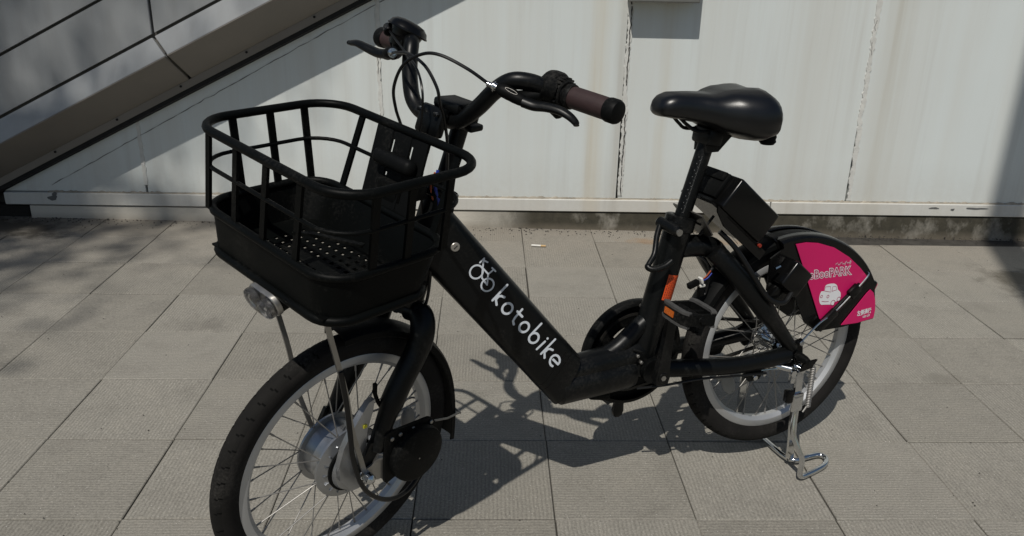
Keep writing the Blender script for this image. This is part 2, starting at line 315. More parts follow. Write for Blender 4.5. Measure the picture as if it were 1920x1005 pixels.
    def ribbon(s, pts, o, U, V, hw, closed=False, mi=0, k=6):  # flat stroke with round caps in plane (U,V) at o
        o, U, V = Vector(o), Vector(U), Vector(V); W = U.cross(V).normalized()
        P = [np.array(p, float) for p in pts]; N = len(P); L = []; Rr = []
        for i in range(N):
            a = P[(i - 1) % N] if (closed or i > 0) else P[i]; b = P[(i + 1) % N] if (closed or i < N - 1) else P[i]
            d = (b - a) / (np.linalg.norm(b - a) + 1e-9); nn = np.array([-d[1], d[0]])
            L.append(P[i] + nn * hw); Rr.append(P[i] - nn * hw)
        f = []; v = []
        for q in L + Rr: v.append(o + U * q[0] + V * q[1])
        for i in range(N if closed else N - 1): j = (i + 1) % N; f.append((i, N + i, N + j, j))
        s.add(v, f, mi)
        if not closed:
            for c_, d_ in ((P[0], P[0] - P[1]), (P[-1], P[-1] - P[-2])):
                a0 = math.atan2(d_[1], d_[0]) - math.pi / 2
                arc = [c_ + hw * np.array([math.cos(a0 + math.pi * i / k), math.sin(a0 + math.pi * i / k)]) for i in range(k + 1)]
                s.add([o + U * q[0] + V * q[1] for q in arc], [tuple(range(k + 1))], mi)
        return s
    def mesh(s, name, mats, smooth=35):
        me = bpy.data.meshes.new(name); me.from_pydata(s.v, [], s.f)
        for mm in (mats if isinstance(mats, (list, tuple)) else [mats]): me.materials.append(M_[mm] if isinstance(mm, str) else mm)
        if any(s.m): me.polygons.foreach_set('material_index', s.m)
        bm = bmesh.new(); bm.from_mesh(me); bmesh.ops.recalc_face_normals(bm, faces=bm.faces); bm.to_mesh(me); bm.free()
        if smooth:
            me.polygons.foreach_set('use_smooth', [True] * len(me.polygons)); me.set_sharp_from_angle(angle=R(smooth))
        me.update(); return me
def link(name, me, parent=None, mat=None):
    o = bpy.data.objects.new(name, me); COL.objects.link(o)
    if parent is not None: o.parent = parent
    if mat is not None: o.matrix_local = mat
    return o
def build(mb, name, mats, parent=None, mat=None, smooth=35): return link(name, mb.mesh(name, mats, smooth), parent, mat)
def tag(o, label=None, cat=None, group=None, kind=None):
    for k_, v_ in (('label', label), ('category', cat), ('group', group), ('kind', kind)):
        if v_: o[k_] = v_
    return o
def crv(pts, n=6, closed=False):                               # Catmull-Rom through points
    P = [Vector(p) for p in pts]; N = len(P); out = []
    for i in range(N if closed else N - 1):
        p0 = P[(i - 1) % N] if (closed or i > 0) else P[0] * 2 - P[1]; p1 = P[i]; p2 = P[(i + 1) % N]; p3 = P[(i + 2) % N] if (closed or i + 2 < N) else P[-1] * 2 - P[-2]
        for j in range(n):
            t = j / n
            out.append(0.5 * ((2 * p1) + (p2 - p0) * t + (2 * p0 - 5 * p1 + 4 * p2 - p3) * t * t + (3 * p1 - p0 - 3 * p2 + p3) * t ** 3))
    if not closed: out.append(P[-1])
    return out
def rrect(x0, x1, y0, y1, r, k=6):
    out = []
    for cx, cy, a in ((x1 - r, y1 - r, 0), (x0 + r, y1 - r, 90), (x0 + r, y0 + r, 180), (x1 - r, y0 + r, 270)):
        for i in range(k + 1): out.append((cx + r * math.cos(R(a + 90 * i / k)), cy + r * math.sin(R(a + 90 * i / k))))
    return out
def text_mesh(body, size, bold=0.0, align='LEFT'):
    cu = bpy.data.curves.new('lettering', 'FONT'); cu.body = body; cu.size = size; cu.offset = bold; cu.align_x = align; cu.resolution_u = 3
    o = bpy.data.objects.new('lettering_source', cu); COL.objects.link(o)
    me = bpy.data.meshes.new_from_object(o.evaluated_get(bpy.context.evaluated_depsgraph_get()))
    bpy.data.objects.remove(o); return me
def put_text(body, size, mat, o, U, V, parent, name='lettering', bold=0.0, mlocal=None, squash=1.0):
    me = text_mesh(body, size, bold); me.materials.clear(); me.materials.append(M_[mat])
    U, V, o = Vector(U), Vector(V), Vector(o); W = U.cross(V).normalized()
    for v in me.vertices: v.co = o + U * (v.co.x * squash) + V * v.co.y
    return link(name, me, parent, mlocal)

# ------------------------------------------------------------------ ground
gnd = MB(); gnd.box((0, 6, -0.035), (80, 80, 0.05)); pav = build(gnd, 'pavement', 'joint'); tag(pav, kind='structure')
YAW = 0.03359; TS = 0.3; X0, Y0 = 0.04214, 3.23289
ca, sa = math.cos(YAW), math.sin(YAW)
def slab_mesh(seed):
    rr = random.Random(seed); mb = MB(); h = TS / 2 - 0.0011; j = lambda a: a + rr.uniform(-0.0007, 0.0007); b_ = 0.0018
    out = [(j(-h), j(-h)), (j(h), j(-h)), (j(h), j(h)), (j(-h), j(h))]
    mb.loft([[(x, y, -0.05) for x, y in out], [(x, y, -b_) for x, y in out], [(x - math.copysign(b_, x), y - math.copysign(b_, y), 0.0) for x, y in out]], cap=True)
    return mb.mesh('paving_slab', 'slab', 0)
slabs = [slab_mesh(i) for i in range(6)]
spots = []
for i in range(-15, 16):
    for j in range(-15, 2):
        u, v = (i + 0.5) * TS, (j - 0.5) * TS
        x, y = X0 + u * ca - v * sa, Y0 + u * sa + v * ca
        if y > 3.42: continue
        d = y * math.cos(_p) + 1.108 * math.sin(_p)
        vis = abs(x) < 0.66 * d + 0.25 and y > 0.55
        spots.append((vis, (x - 0.0) ** 2 + (y - 1.6) ** 2, x, y, i, j))
vis = sorted([s_ for s_ in spots if s_[0]], key=lambda s_: s_[1]); rest = [s_ for s_ in spots if not s_[0]] + vis[295:]
def slab_matrix(x, y, i, j, r_=None):
    r_ = r_ or random
    a = YAW + (math.pi / 2 if (i + j) % 2 == 0 else 0) + math.pi * r_.randrange(2) + r_.gauss(0, 0.0012)
    return Matrix.Translation((x + r_.gauss(0, 0.0006), y + r_.gauss(0, 0.0006), -0.0006 + r_.uniform(-0.0012, 0.0008))) @ Matrix.Rotation(a, 4, 'Z') @ Matrix.Rotation(r_.gauss(0, 0.0016), 4, 'X')
for _, _, x, y, i, j in vis[:295]:
    o = link('paving_slab', random.choice(slabs), pav, slab_matrix(x, y, i, j))
mb = MB()
for _, _, x, y, i, j in rest:
    mx = slab_matrix(x, y, i, j); me = slabs[0]
    mb.add([mx @ v.co for v in me.vertices], [tuple(p.vertices) for p in me.polygons])
o = build(mb, 'outer_paving', 'slab', pav, smooth=0); o['kind'] = 'stuff'

# ------------------------------------------------------------------ wall
WY = 3.41
wall = bpy.data.objects.new('panel_wall', None); COL.objects.link(wall); wall.location = (0.4, WY, 0)
tag(wall, 'old off-white panel wall with cracked vertical joints and a stained concrete foot', 'wall')
IW = Matrix.Translation((-0.4, -WY, 0))
def wpart(mb, name, mats, smooth=0): return build(mb, name, mats, wall, IW, smooth)
seams = [-3.55, -2.57, -1.575, -0.555, 0.4425, 1.424, 2.42, 3.41, 4.40]
TILT = 0.0095
for a, b_ in zip(seams, seams[1:]):
    xa, xb = a + 0.0045, b_ - 0.0045; za, zb_ = 0.1360 + TILT * xa, 0.1360 + TILT * xb
    fq = [Vector((xa, WY, za)), Vector((xb, WY, zb_)), Vector((xb, WY, 2.64)), Vector((xa, WY, 2.64))]; cq = sum(fq, Vector()) / 4
    mb = MB(); mb.loft([[p + Vector((0, 0.04, 0)) for p in fq], [p + Vector((0, 0.003, 0)) for p in fq], [p + (cq - p).normalized() * 0.003 for p in fq]]); wpart(mb, 'wall_panel', 'wall')
mb = MB(); mb.box((0.425, WY + 0.12, 1.33), (8.1, 0.15, 2.66)); wpart(mb, 'wall_core', 'crack')
for si, x in enumerate(seams[1:-1]):
    mb = MB(); rr = random.Random(si + 3); zs = np.linspace(0.155, 2.6, 260); L = []; Rr_ = []
    lean = 0.018 if x > 1 else (0.012 if x > 0 else 0.004)
    wv = 0.0; wid = 0.0085 if x > 0.4 and x < 1.5 else 0.0052
    for z in zs:
        wv = wv * 0.9 + rr.gauss(0, 0.0011); xx = x + 0.012 * (x > 0) - lean * (z - 0.15) + wv
        w_ = 0.0052 + wid * 0.7 * rr.random(); L.append((xx - w_, WY - 0.0032, z)); Rr_.append((xx + w_, WY - 0.0032, z))
    v = []; f = []
    for i, (p, q) in enumerate(zip(L, Rr_)):
        dy = 0.0045
        v += [p, q, (p[0] - 0.002, p[1] + dy, p[2]), (q[0] + 0.002, q[1] + dy, q[2])]
        if i:
            o_ = 4 * (i - 1); f += [(o_, o_ + 1, o_ + 5, o_ + 4), (o_ + 2, o_, o_ + 4, o_ + 6), (o_ + 1, o_ + 3, o_ + 7, o_ + 5)]
    mb.add(v, f); wpart(mb, 'joint_sealant', 'sealant')
    # broken dark crack along the joint
    mb = MB(); wv = 0; z = 0.155
    while z < 2.6:
        ln = rr.uniform(0.015, 0.16); on = rr.random() < (0.85 if 0 < x < 1 else (0.28 if x > 1 else 0.5)); seg = []
        zz = z
        while zz < z + ln:
            wv = wv * 0.8 + rr.gauss(0, 0.0012); xx = x + 0.012 * (x > 0) - lean * (zz - 0.15) + wv + (0.004 if 0 < x < 1 else -0.001)
            w_ = (0.0025 if 0 < x < 1 else 0.0010) * rr.uniform(0.5, 1.15); seg.append((xx - w_, xx + w_, zz)); zz += 0.008
        if on and len(seg) > 1:
            mb.add([(p[k_], WY - 0.0052, p[2]) for p in seg for k_ in (0, 1)], [(2 * i, 2 * i + 1, 2 * i + 3, 2 * i + 2) for i in range(len(seg) - 1)])
        z += ln
    wpart(mb, 'joint_crack', 'crack')
# channel rail, its flaking top line, plinth
rot = Matrix.Rotation(-TILT, 3, 'Y')
for a, b_ in ((-2.19, -1.16), (-1.156, 1.10), (1.104, 4.4)):
    mb = MB(); xm = (a + b_) / 2; mb.box((xm, WY + 0.005, 0.106 + TILT * xm), (b_ - a, 0.036, 0.054), rot, bev=0.003, seg=1); wpart(mb, 'channel_rail', 'channel')
mb = MB(); xs = np.arange(-2.0, 3.6, 0.012); rr = random.Random(5); pr = []
for x in xs:
    h = 0.003 + 0.007 * rr.random() ** 2; pr.append((x, h))
mb.loft([[(x, WY - 0.009, 0.1325 + TILT * x), (x, WY - 0.0035, 0.1335 + TILT * x + h), (x, WY + 0.003, 0.1335 + TILT * x + h), (x, WY + 0.003, 0.1325 + TILT * x)] for x, h in pr])
wpart(mb, 'flaked_filler', 'crud')
mb = MB(); mb.loft([[(x, WY - 0.006, -0.02), (x, WY - 0.006, 0.0735 + TILT * x), (x, WY + 0.07, 0.0735 + TILT * x), (x, WY + 0.07, -0.02)] for x in (-2.09, 4.3)]); wpart(mb, 'plinth', 'plinth')
mb = MB(); mb.loft([[(x, WY + 0.016, 0.070 + TILT * x), (x, WY + 0.016, 0.085 + TILT * x), (x, WY + 0.07, 0.085 + TILT * x), (x, WY + 0.07, 0.070 + TILT * x)] for x in (-2.19, 4.29)]); wpart(mb, 'shadow_gap', 'crack')
# sloping flashing seam on the panel below the stair
SL = math.tan(R(26.75))
def zed(x): return 0.721 + (x + 1.338) * SL
mb = MB(); rr = random.Random(9)
seg = [(x, 0.15 + (x + 1.974) * 0.5415 + rr.gauss(0, 0.0012), 0.0016 * rr.uniform(0.3, 1.5)) for x in np.arange(-1.98, 0.3, 0.02)]
mb.add([(x, WY - 0.0014, z + s_ * w_) for x, z, w_ in seg for s_ in (-1, 1)], [(2 * i, 2 * i + 1, 2 * i + 3, 2 * i + 2) for i in range(len(seg) - 1)])
wpart(mb, 'sloping_seam', 'seam')
def splotch(cx, cz, rx, rz, seed, n_=22):
    rr = random.Random(seed); a_ = [rr.uniform(0, 6.28) for _ in range(4)]; q_ = [0.8 + 0.16 * math.sin(2 * math.pi * i / n_ * 2 + a_[0]) + 0.12 * math.sin(2 * math.pi * i / n_ * 3 + a_[1]) + 0.07 * math.sin(2 * math.pi * i / n_ * 5 + a_[2]) for i in range(n_)]; return [(cx + rx * math.cos(2 * math.pi * i / n_) * q_[i], cz + rz * math.sin(2 * math.pi * i / n_) * q_[i]) for i in range(n_)]
mb = MB()
for cx, cz, rx, rz, sd, yy_ in ((-1.98, 0.092, 0.022, 0.016, 1, WY - 0.0142), (-1.97, 0.106, 0.013, 0.016, 2, WY - 0.0148), (1.80, 0.133, 0.022, 0.006, 3, WY - 0.0142), (1.98, 0.135, 0.05, 0.006, 4, WY - 0.0142), (1.88, 0.128, 0.012, 0.005, 6, WY - 0.0142)):
    p = splotch(cx, cz, rx, rz, sd); mb.add([(x, yy_, z) for x, z in p], [tuple(range(len(p)))])
wpart(mb, 'peeled_paint', 'peel')

# wall box
box = bpy.data.objects.new('wall_box', None); COL.objects.link(box); box.location = (0.555, WY, 0.95)
tag(box, 'grey metal box fixed high on the white wall beside the cracked joint', 'wall box')
def bpart(mb, name, mats): return build(mb, name, mats, box, Matrix.Translation((-0.555, -WY, -0.95)), 0)
mb = MB(); mb.box((0.565, WY - 0.048, 1.075), (0.27, 0.086, 0.25), bev=0.004); bpart(mb, 'body', 'vent')
mb = MB(); mb.box((0.565, WY - 0.095, 1.08), (0.24, 0.006, 0.21), bev=0.002); bpart(mb, 'cover', 'vent')

# ------------------------------------------------------------------ stair with metal cladding
stair = bpy.data.objects.new('staircase', None); COL.objects.link(stair); stair.location = (-1.0, 3.25, 0)
tag(stair, 'sloping side of a staircase clad in grey metal panels against the wall', 'staircase')
IS = Matrix.Translation((1.0, -3.25, 0))
def spart(mb, name, mats): return build(mb, name, mats, stair, IS, 0)
def facet(xa0, xa1, xb0, xb1, ya, ha, yb, hb, name, mat, t=0.018):
    # quad from line a (y, height over the slope line) to line b
    q = [Vector((xa0, ya, zed(xa0) + ha)), Vector((xa1, ya, zed(xa1) + ha)), Vector((xb1, yb, zed(xb1) + hb)), Vector((xb0, yb, zed(xb0) + hb))]
    nrm = (q[1] - q[0]).cross(q[3] - q[0]).normalized()
    if nrm.y > 0: nrm = -nrm
    mb = MB(); e = 0.003; cen = sum(q, Vector()) / 4
    fr_ = [p + (cen - p).normalized() * e for p in q]; bk = [p - nrm * t for p in q]; mid = [p - nrm * e for p in q]
    mb.loft([bk, mid, fr_]); return spart(mb, name, mat)
YU = WY - 0.17; YE = WY - 0.20
cuts = [-2.52, -1.389, -0.19, 1.01, 2.2]
for a, b_ in zip(cuts, cuts[1:]):
    g = 0.005; dx = 0.052
    h0 = 0.097
    for r_ in range(6):
        facet(a + g, b_ - g, a + g, b_ - g, YU, h0 + 0.217 * r_ + 0.008, YU, h0 + 0.217 * (r_ + 1) - 0.004, 'cladding_panel', 'clad')
    facet(a + g, b_ - g, a + dx + g, b_ + dx - g, YU - 0.002, h0 - 0.005, YE, 0.002, 'edge_panel', 'clad')
    facet(a + dx + g, b_ + dx - g, a + dx + 0.018 + g, b_ + dx + 0.018 - g, YE, -0.002, WY - 0.035, -0.118, 'soffit_panel', 'soffit')
mb = MB()
prof = [(WY - 0.150, h0 - 0.012), (WY - 0.176, 0.014), (WY - 0.150, -0.02), (WY - 0.02, -0.105), (WY - 0.012, 1.45), (WY - 0.150, 1.45)]
mb.loft([[(x, y, zed(x) + h) for y, h in prof] for x in (-2.515, 2.25)]); spart(mb, 'stair_core', 'recess')
mb = MB(); mb.loft([[(x, y, zed(x) + h) for y, h in ((WY - 0.036, -0.118), (WY - 0.036, -0.150), (WY - 0.031, -0.150), (WY - 0.031, -0.118))] for x in (-2.5, 2.25)]); spart(mb, 'flange', 'soffit')
mb = MB(); mb.loft([[(x, y, zed(x) + h) for y, h in ((WY - 0.030, -0.10), (WY - 0.030, -0.168), (WY - 0.003, -0.176), (WY - 0.003, -0.10))] for x in (-2.5, 2.25)]); spart(mb, 'gasket', 'gasket')
for x in np.arange(-2.2, 0.5, 0.28):
    mb = MB(); mb.cyl((x, WY - 0.036, zed(x) - 0.128), (x, WY - 0.040, zed(x) - 0.128), 0.005, 8); spart(mb, 'rivet', 'gasket')
mb = MB(); mb.box((-2.50, WY + 0.045, 0.01), (0.80, 0.08, 0.08), bev=0.01); spart(mb, 'shade_block', 'foot_shade')  # added near-black block; its colour stands in for deep shade here

# ------------------------------------------------------------------ bicycle
HB = -1.0
BM = Matrix(((-0.9148, 0.4039, -0.0075, 0.6109), (-0.4040, -0.9146, 0.0169, 1.7100), (0.0, 0.0185, 0.9998, 0.0), (0, 0, 0, 1)))
BM = BM @ Matrix.Rotation(0.0034, 4, 'Y')
bike = bpy.data.objects.new('bicycle', None); COL.objects.link(bike); bike.matrix_world = BM
tag(bike, 'black electric rental bicycle with front basket and pink rear panel on its stand', 'bicycle')
RH = 0.28821                                                    # rear axle height
PV = Vector((0.96694, 0, 0.23567)); UL = Vector((-0.32536, 0, 0.94559)); STEER = 0.4213
SM = Matrix.Translation(PV) @ Matrix.Rotation(STEER, 4, UL) @ Matrix.Translation(-PV)
FC = Vector((1.01526, 0, 0.2523))                               # front axle in the steered frame
def P(mb, name, mats, parent=None, smooth=35): return build(mb, name, mats, parent or bike, None, smooth)
def PS(mb, name, mats, smooth=35): return build(mb, name, mats, bike, SM, smooth)      # turned with the fork
def SUB(mb, name, mats, parent, smooth=35): return build(mb, name, mats, parent, None, smooth)

# frame --------------------------------------------------------
D = Vector((-0.628, 0, -0.778)).normalized(); Nn = Vector((-0.778, 0, 0.628)).normalized(); OT = Vector((0.79, 0, 0.62))
fr_ = MB(); sec = rrect(-0.058, 0.0465, -0.037, 0.037, 0.024, 6); rings = []
for f_ in np.linspace(0, 1, 14):
    ring = []
    for t, y in sec:
        send = 0.418 + (t + 0.058) / 0.106 * (-0.045); s0 = -0.062 + (0.02 if t < 0 else 0) * 0
        s_ = s0 + f_ * (send - s0); ring.append(OT + D * s_ + Nn * t + Vector((0, y, 0)))
    rings.append(ring)
fr_.loft(rings)
fr_.cyl(PV + UL * 0.31, PV + UL * 0.505, 0.029, 24, bev=0.003)                               # head tube
fr_.tube([(0.545, 0, 0.3175), (0.365, 0, 0.3325)], 0.030, 20)                                   # stay between down tube and seat tube
fr_.lathe([(0.0001, -0.005), (0.030, 0.0), (0.040, 0.012), (0.040, 0.165), (0.036, 0.182), (0.02, 0.190), (0.0001, 0.192)], (0.569, 0, 0.288), (-1, 0, 0.035), 28)
fr_.tube(crv([(0.340, 0, 0.41), (0.375, 0, 0.385), (0.415, 0, 0.352), (0.45, 0, 0.334)], 5), 0.020, 14)   # gusset
ST0, ST1 = Vector((0.372, 0, 0.285)), Vector((0.289, 0, 0.612))
fr_.cyl(ST0, ST1, 0.0285, 24, bev=0.002)
fr_.tube([(0.352, -0.042, 0.300), (0.352, 0.042, 0.300)], 0.027, 20)                          # bottom bracket shell
fr_.tube(crv([(0.300, 0, 0.555), (0.25, 0, 0.553), (0.205, 0, 0.542), (0.178, 0, 0.512)], 5), [0.0235] * 16, 18)
for s_ in (1, -1):
    fr_.tube(crv([(0.215, s_ * 0.022, 0.545), (0.165, s_ * 0.047, 0.488), (0.09, s_ * 0.062, 0.400), (0.012, s_ * 0.067, 0.305)], 6), [0.022] * 13 + [0.019, 0.018, 0.017, 0.016, 0.015, 0.014], 14)
    fr_.tube(crv([(0.340, s_ * 0.034, 0.302), (0.26, s_ * 0.054, 0.298), (0.15, s_ * 0.064, 0.288), (0.02, s_ * 0.067, 0.290)], 6), [0.0175] * 19, 14, flat=1.1)
    fr_.prism([(0.135, 0.262), (0.14, 0.28), (0.03, 0.315), (-0.012, 0.325), (-0.018, 0.285), (-0.005, 0.262), (0.03, 0.255), (0.045, 0.272), (0.085, 0.27), (0.098, 0.248), (0.125, 0.246)], (0, s_ * 0.069 - 0.004, 0), (1, 0, 0), (0, 0, 1), (0, 1, 0), 0.008)
rr = random.Random(2)
for i in range(34):                                                                         # weld beads
    a = i / 33; fr_.lathe([(0.0001, -0.004), (0.004, 0), (0.0001, 0.004)], (0.395 - 0.03 * math.sin(a * 3.1), 0.0285 * math.cos(a * 3.3 - 0.2), 0.352 - 0.045 * a), (1, 0, 0), 6)
frame = P(fr_, 'frame', 'paint')
mb = MB()
for s_, yy_ in ((0.352, 0.001), (0.366, 0.001)): mb.loft([[OT + D * (s_ + e_ - (t + 0.058) * 0.25) + Nn * (t * 1.008) + Vector((0, y * 1.012, 0)) for t, y in sec] for e_ in (0, 0.0016)])
SUB(mb, 'tube_collar', 'gloss', frame)
mb = MB(); c_ = OT + D * -0.004 + Nn * 0.007
mb.cyl(c_ + Vector((0, 0.034, 0)), c_ + Vector((0, 0.0392, 0)), 0.0085, 20, bev=0.001); mb.box(c_ + Vector((0, 0.0392, 0)), (0.009, 0.001, 0.0022), Matrix.Rotation(R(40), 3, 'Y'), mi=1)
SUB(mb, 'lock_cylinder', ['brass', 'crack'], frame)
S_ = [[(0.1257, 0.0308), (0.1277, -0.0081)], [(0.1406, 0.0119), (0.1343, 0.0093), (0.1305, 0.0052)], [(0.1305, 0.0052), (0.1317, -0.0029), (0.1407, -0.0082)], None, [(0.1868, 0.0214), (0.1889, 0.0017), (0.1914, -0.006), (0.1981, -0.0093)], [(0.1826, 0.0119), (0.1987, 0.0122)], None,
      [(0.2404, 0.0303), (0.2419, 0.0007)], None, [(0.2763, 0.0125), (0.2758, -0.009)], [(0.2751, 0.0203), (0.2757, 0.0201)], [(0.2893, 0.03), (0.2907, -0.009)], [(0.3037, 0.0126), (0.2975, 0.0106), (0.2939, 0.0067)], [(0.2939, 0.0067), (0.2943, -0.0025), (0.3033, -0.0093)],
      [(0.3375, 0.0015), (0.3364, 0.0065), (0.3324, 0.01), (0.3272, 0.0121), (0.3219, 0.0122), (0.3170, 0.0102), (0.3142, 0.0063), (0.3138, 0.0013), (0.3155, -0.0029), (0.3185, -0.0066), (0.3225, -0.0089), (0.3268, -0.0098), (0.3313, -0.0089)], [(0.3206, 0.0008), (0.3375, 0.0015)]]
LO = OT + Vector((0, 0.0376, 0)); mb = MB(); zz = 0
def circ(cx, cy, r, k=28): return [(cx + r * math.cos(2 * math.pi * i / k), cy + r * math.sin(2 * math.pi * i / k)) for i in range(k)]
for st in S_:
    if st is not None:
        zz += 1; mb.ribbon(st, LO + Vector((0, 0.00005 * zz, 0)), D, Nn, 0.00235)
for c_ in ((0.1624, 0.0017, 0.0105), (0.2184, 0.0015, 0.0101), (0.2518, 0.0012, 0.0103)):
    zz += 1; mb.ribbon(circ(*c_), LO + Vector((0, 0.00005 * zz, 0)), D, Nn, 0.00235, True)
SUB(mb, 'lettering', 'print', frame, 0)
I_ = [[(0.0552, 0.0279), (0.0643, 0.0181)], [(0.0643, 0.0181), (0.0813, 0.0182)], [(0.0643, 0.0181), (0.0778, 0.0051)], [(0.0778, 0.0051), (0.0959, 0.0035)], [(0.0813, 0.0182), (0.0959, 0.0035)], [(0.0813, 0.0182), (0.0822, 0.0312)], [(0.0772, 0.031), (0.0876, 0.0315)], [(0.0522, 0.0209), (0.0519, 0.0317)], [(0.0519, 0.0317), (0.0555, 0.0282)], [(0.0548, 0.0288), (0.0625, 0.0317)]]
mb = MB()
for i, st in enumerate(I_): mb.ribbon(st, LO + Vector((0, 0.00005 * i, 0)), D, Nn, 0.00155)
for c_ in ((0.0609, 0.0050, 0.0127), (0.0963, 0.0041, 0.0122)): mb.ribbon(circ(*c_), LO + Vector((0, 0.0007, 0)), D, Nn, 0.0017, True)
SUB(mb, 'bicycle_emblem', 'print', frame, 0)
# warning sticker on the seat tube (wraps the tube)
sd = (ST1 - ST0).normalized(); sx = Vector((0, 1, 0)).cross(sd).normalized()
def on_tube(ang, h, r): return ST0 + sd * h + (Vector((0, 1, 0)) * math.cos(ang) + sx * math.sin(ang)) * r
mb = MB(); rows = []
for h in np.linspace(0.173, 0.228, 5): rows.append([on_tube(a, h, 0.0289) for a in np.linspace(-0.88, 0.32, 8)])
for i in range(4):
    for j in range(7): mb.add([rows[i][j], rows[i][j + 1], rows[i + 1][j + 1], rows[i + 1][j]], [(0, 1, 2, 3)])
rr = random.Random(4)
for a in np.linspace(-0.76, 0.20, 7):                                                        # lines of small print down the sticker
    h = 0.177
    while h < 0.222:
        ln = rr.uniform(0.002, 0.006); mb.add([on_tube(a - 0.03, h, 0.0291), on_tube(a + 0.03, h, 0.0291), on_tube(a + 0.03, h + ln, 0.0291), on_tube(a - 0.03, h + ln, 0.0291)], [(0, 1, 2, 3)], 1); h += ln + 0.0018
SUB(mb, 'warning_sticker', ['orange', 'dark_print'], frame)
mb = MB(); mb.cyl((0.113, 0.070, 0.256), (0.113, 0.080, 0.256), 0.006, 10, bev=0.001); mb.cyl((0.088, 0.070, 0.258), (0.088, 0.078, 0.258), 0.004, 8)
SUB(mb, 'frame_bolt', 'chrome', frame)
for x_, z_ in ((0.388, 0.338), (0.379, 0.322), (0.372, 0.306)):
    mb = MB(); mb.cyl((x_, 0.026, z_), (x_, 0.034, z_), 0.0038, 8, bev=0.0008); SUB(mb, 'frame_bolt', 'steel', frame)

# seat post, clamp, saddle -------------------------------------
sp = MB(); SP1 = Vector((0.2415, 0, 0.768)); sp.cyl(ST1 - sd * 0.05, SP1, 0.0165, 24, bev=0.001)
post = P(sp, 'seat_post', 'paint')
mb = MB(); pd = (SP1 - ST1).normalized(); px_ = Vector((0, 1, 0)).cross(pd).normalized()
for i in range(44):
    h = 0.018 + i * 0.0027; wdt = 0.22 if i % 5 == 0 else 0.11
    q = [ST1 + pd * (h + e_) + (Vector((0, 1, 0)) * math.cos(a) + px_ * math.sin(a)) * 0.0167 for e_, a in ((0, 0.55), (0, 0.55 + wdt), (0.0006, 0.55 + wdt), (0.0006, 0.55))]
    mb.add(q, [(0, 1, 2, 3)])
    if i % 5 == 2:
        q = [ST1 + pd * (h + e_) + (Vector((0, 1, 0)) * math.cos(a) + px_ * math.sin(a)) * 0.0167 for e_, a in ((0, 0.92), (0, 1.00), (0.0016, 1.00), (0.0016, 0.92))]; mb.add(q, [(0, 1, 2, 3)])
SUB(mb, 'height_scale', 'steel', post, 0)
mb = MB(); mb.lathe([(0.0285, -0.014), (0.0318, -0.012), (0.0318, 0.014), (0.028, 0.016), (0.017, 0.016)], ST1 - sd * 0.006, sd, 28)
mb.box((0.316, 0.012, 0.606), (0.024, 0.024, 0.024), bev=0.005); mb.cyl((0.333, -0.012, 0.612), (0.322, 0.044, 0.603), 0.0112, 18, bev=0.003); mb.cyl((0.322, 0.042, 0.603), (0.3215, 0.049, 0.6025), 0.007, 12, mi=1)
clamp = P(mb, 'seat_clamp', ['paint', 'steel'])
mb = MB(); mb.tube(crv([(0.336, 0.0, 0.610), (0.348, 0.008, 0.585), (0.360, 0.022, 0.556), (0.376, 0.030, 0.540), (0.381, 0.034, 0.534), (0.372, 0.042, 0.531), (0.35, 0.046, 0.536), (0.334, 0.046, 0.545)], 5), [0.0062] * 6 + [0.0058] * 12 + [0.0065] * 18, 12)
SUB(mb, 'clamp_lever', 'paint', clamp)
# saddle: cross-sections along X
sad = MB(); rings = []
def lerp(t, tab):
    for (a, va), (b_, vb) in zip(tab, tab[1:]):
        if t <= b_:
            k_ = (t - a) / (b_ - a); k_ = k_ * k_ * (3 - 2 * k_); return va + (vb - va) * k_
    return tab[-1][1]
XS = [0.3745, 0.372, 0.366, 0.355, 0.34, 0.32, 0.30, 0.28, 0.26, 0.24, 0.22, 0.20, 0.18, 0.16, 0.145, 0.135, 0.126, 0.118, 0.112, 0.1075]
for x in XS:
    w = lerp(-x, [(-0.376, 0.004), (-0.37, 0.026), (-0.35, 0.037), (-0.30, 0.043), (-0.25, 0.062), (-0.20, 0.094), (-0.16, 0.108), (-0.135, 0.106), (-0.118, 0.090), (-0.106, 0.05)])
    zt = lerp(-x, [(-0.376, 0.842), (-0.368, 0.861), (-0.345, 0.872), (-0.30, 0.871), (-0.25, 0.868), (-0.20, 0.877), (-0.15, 0.879), (-0.128, 0.869), (-0.112, 0.842), (-0.106, 0.828)])
    zb = lerp(-x, [(-0.376, 0.838), (-0.368, 0.828), (-0.33, 0.822), (-0.28, 0.812), (-0.22, 0.790), (-0.165, 0.774), (-0.13, 0.781), (-0.112, 0.804), (-0.106, 0.822)])
    groove_ = 0.005 * max(0, min(1, (0.26 - x) / 0.06)) * max(0, min(1, (x - 0.10) / 0.03))
    ring = []
    for i in range(28):
        a = 2 * math.pi * i / 28; cy = math.cos(a); sz = math.sin(a); e_ = 0.72
        y = w * math.copysign(abs(cy) ** e_, cy); h = math.copysign(abs(sz) ** (0.8 if sz > 0 else 0.55), sz)
        mid = zt - (zt - zb) * 0.56
        z = mid + (zt - mid) * h if h >= 0 else mid + (mid - zb) * h
        if h > 0: z -= groove_ * math.exp(-(y / 0.022) ** 2) * h
        if h > 0: z += 0.0
        ring.append((x, y, z))
    rings.append(ring)
rings = [[(0.366 + (p[0] - 0.372) * 0.925, p[1] * 0.96, p[2]) for p in r_] for r_ in rings]
sad.loft(rings); saddle = P(sad, 'saddle', 'saddle', smooth=80)
mb = MB()
for s_ in (1, -1): mb.tube(crv([(0.318, s_ * 0.012, 0.824), (0.300, s_ * 0.016, 0.808), (0.276, s_ * 0.022, 0.795), (0.22, s_ * 0.022, 0.795), (0.16, s_ * 0.03, 0.795), (0.13, s_ * 0.04, 0.80)], 4), 0.0036, 8)
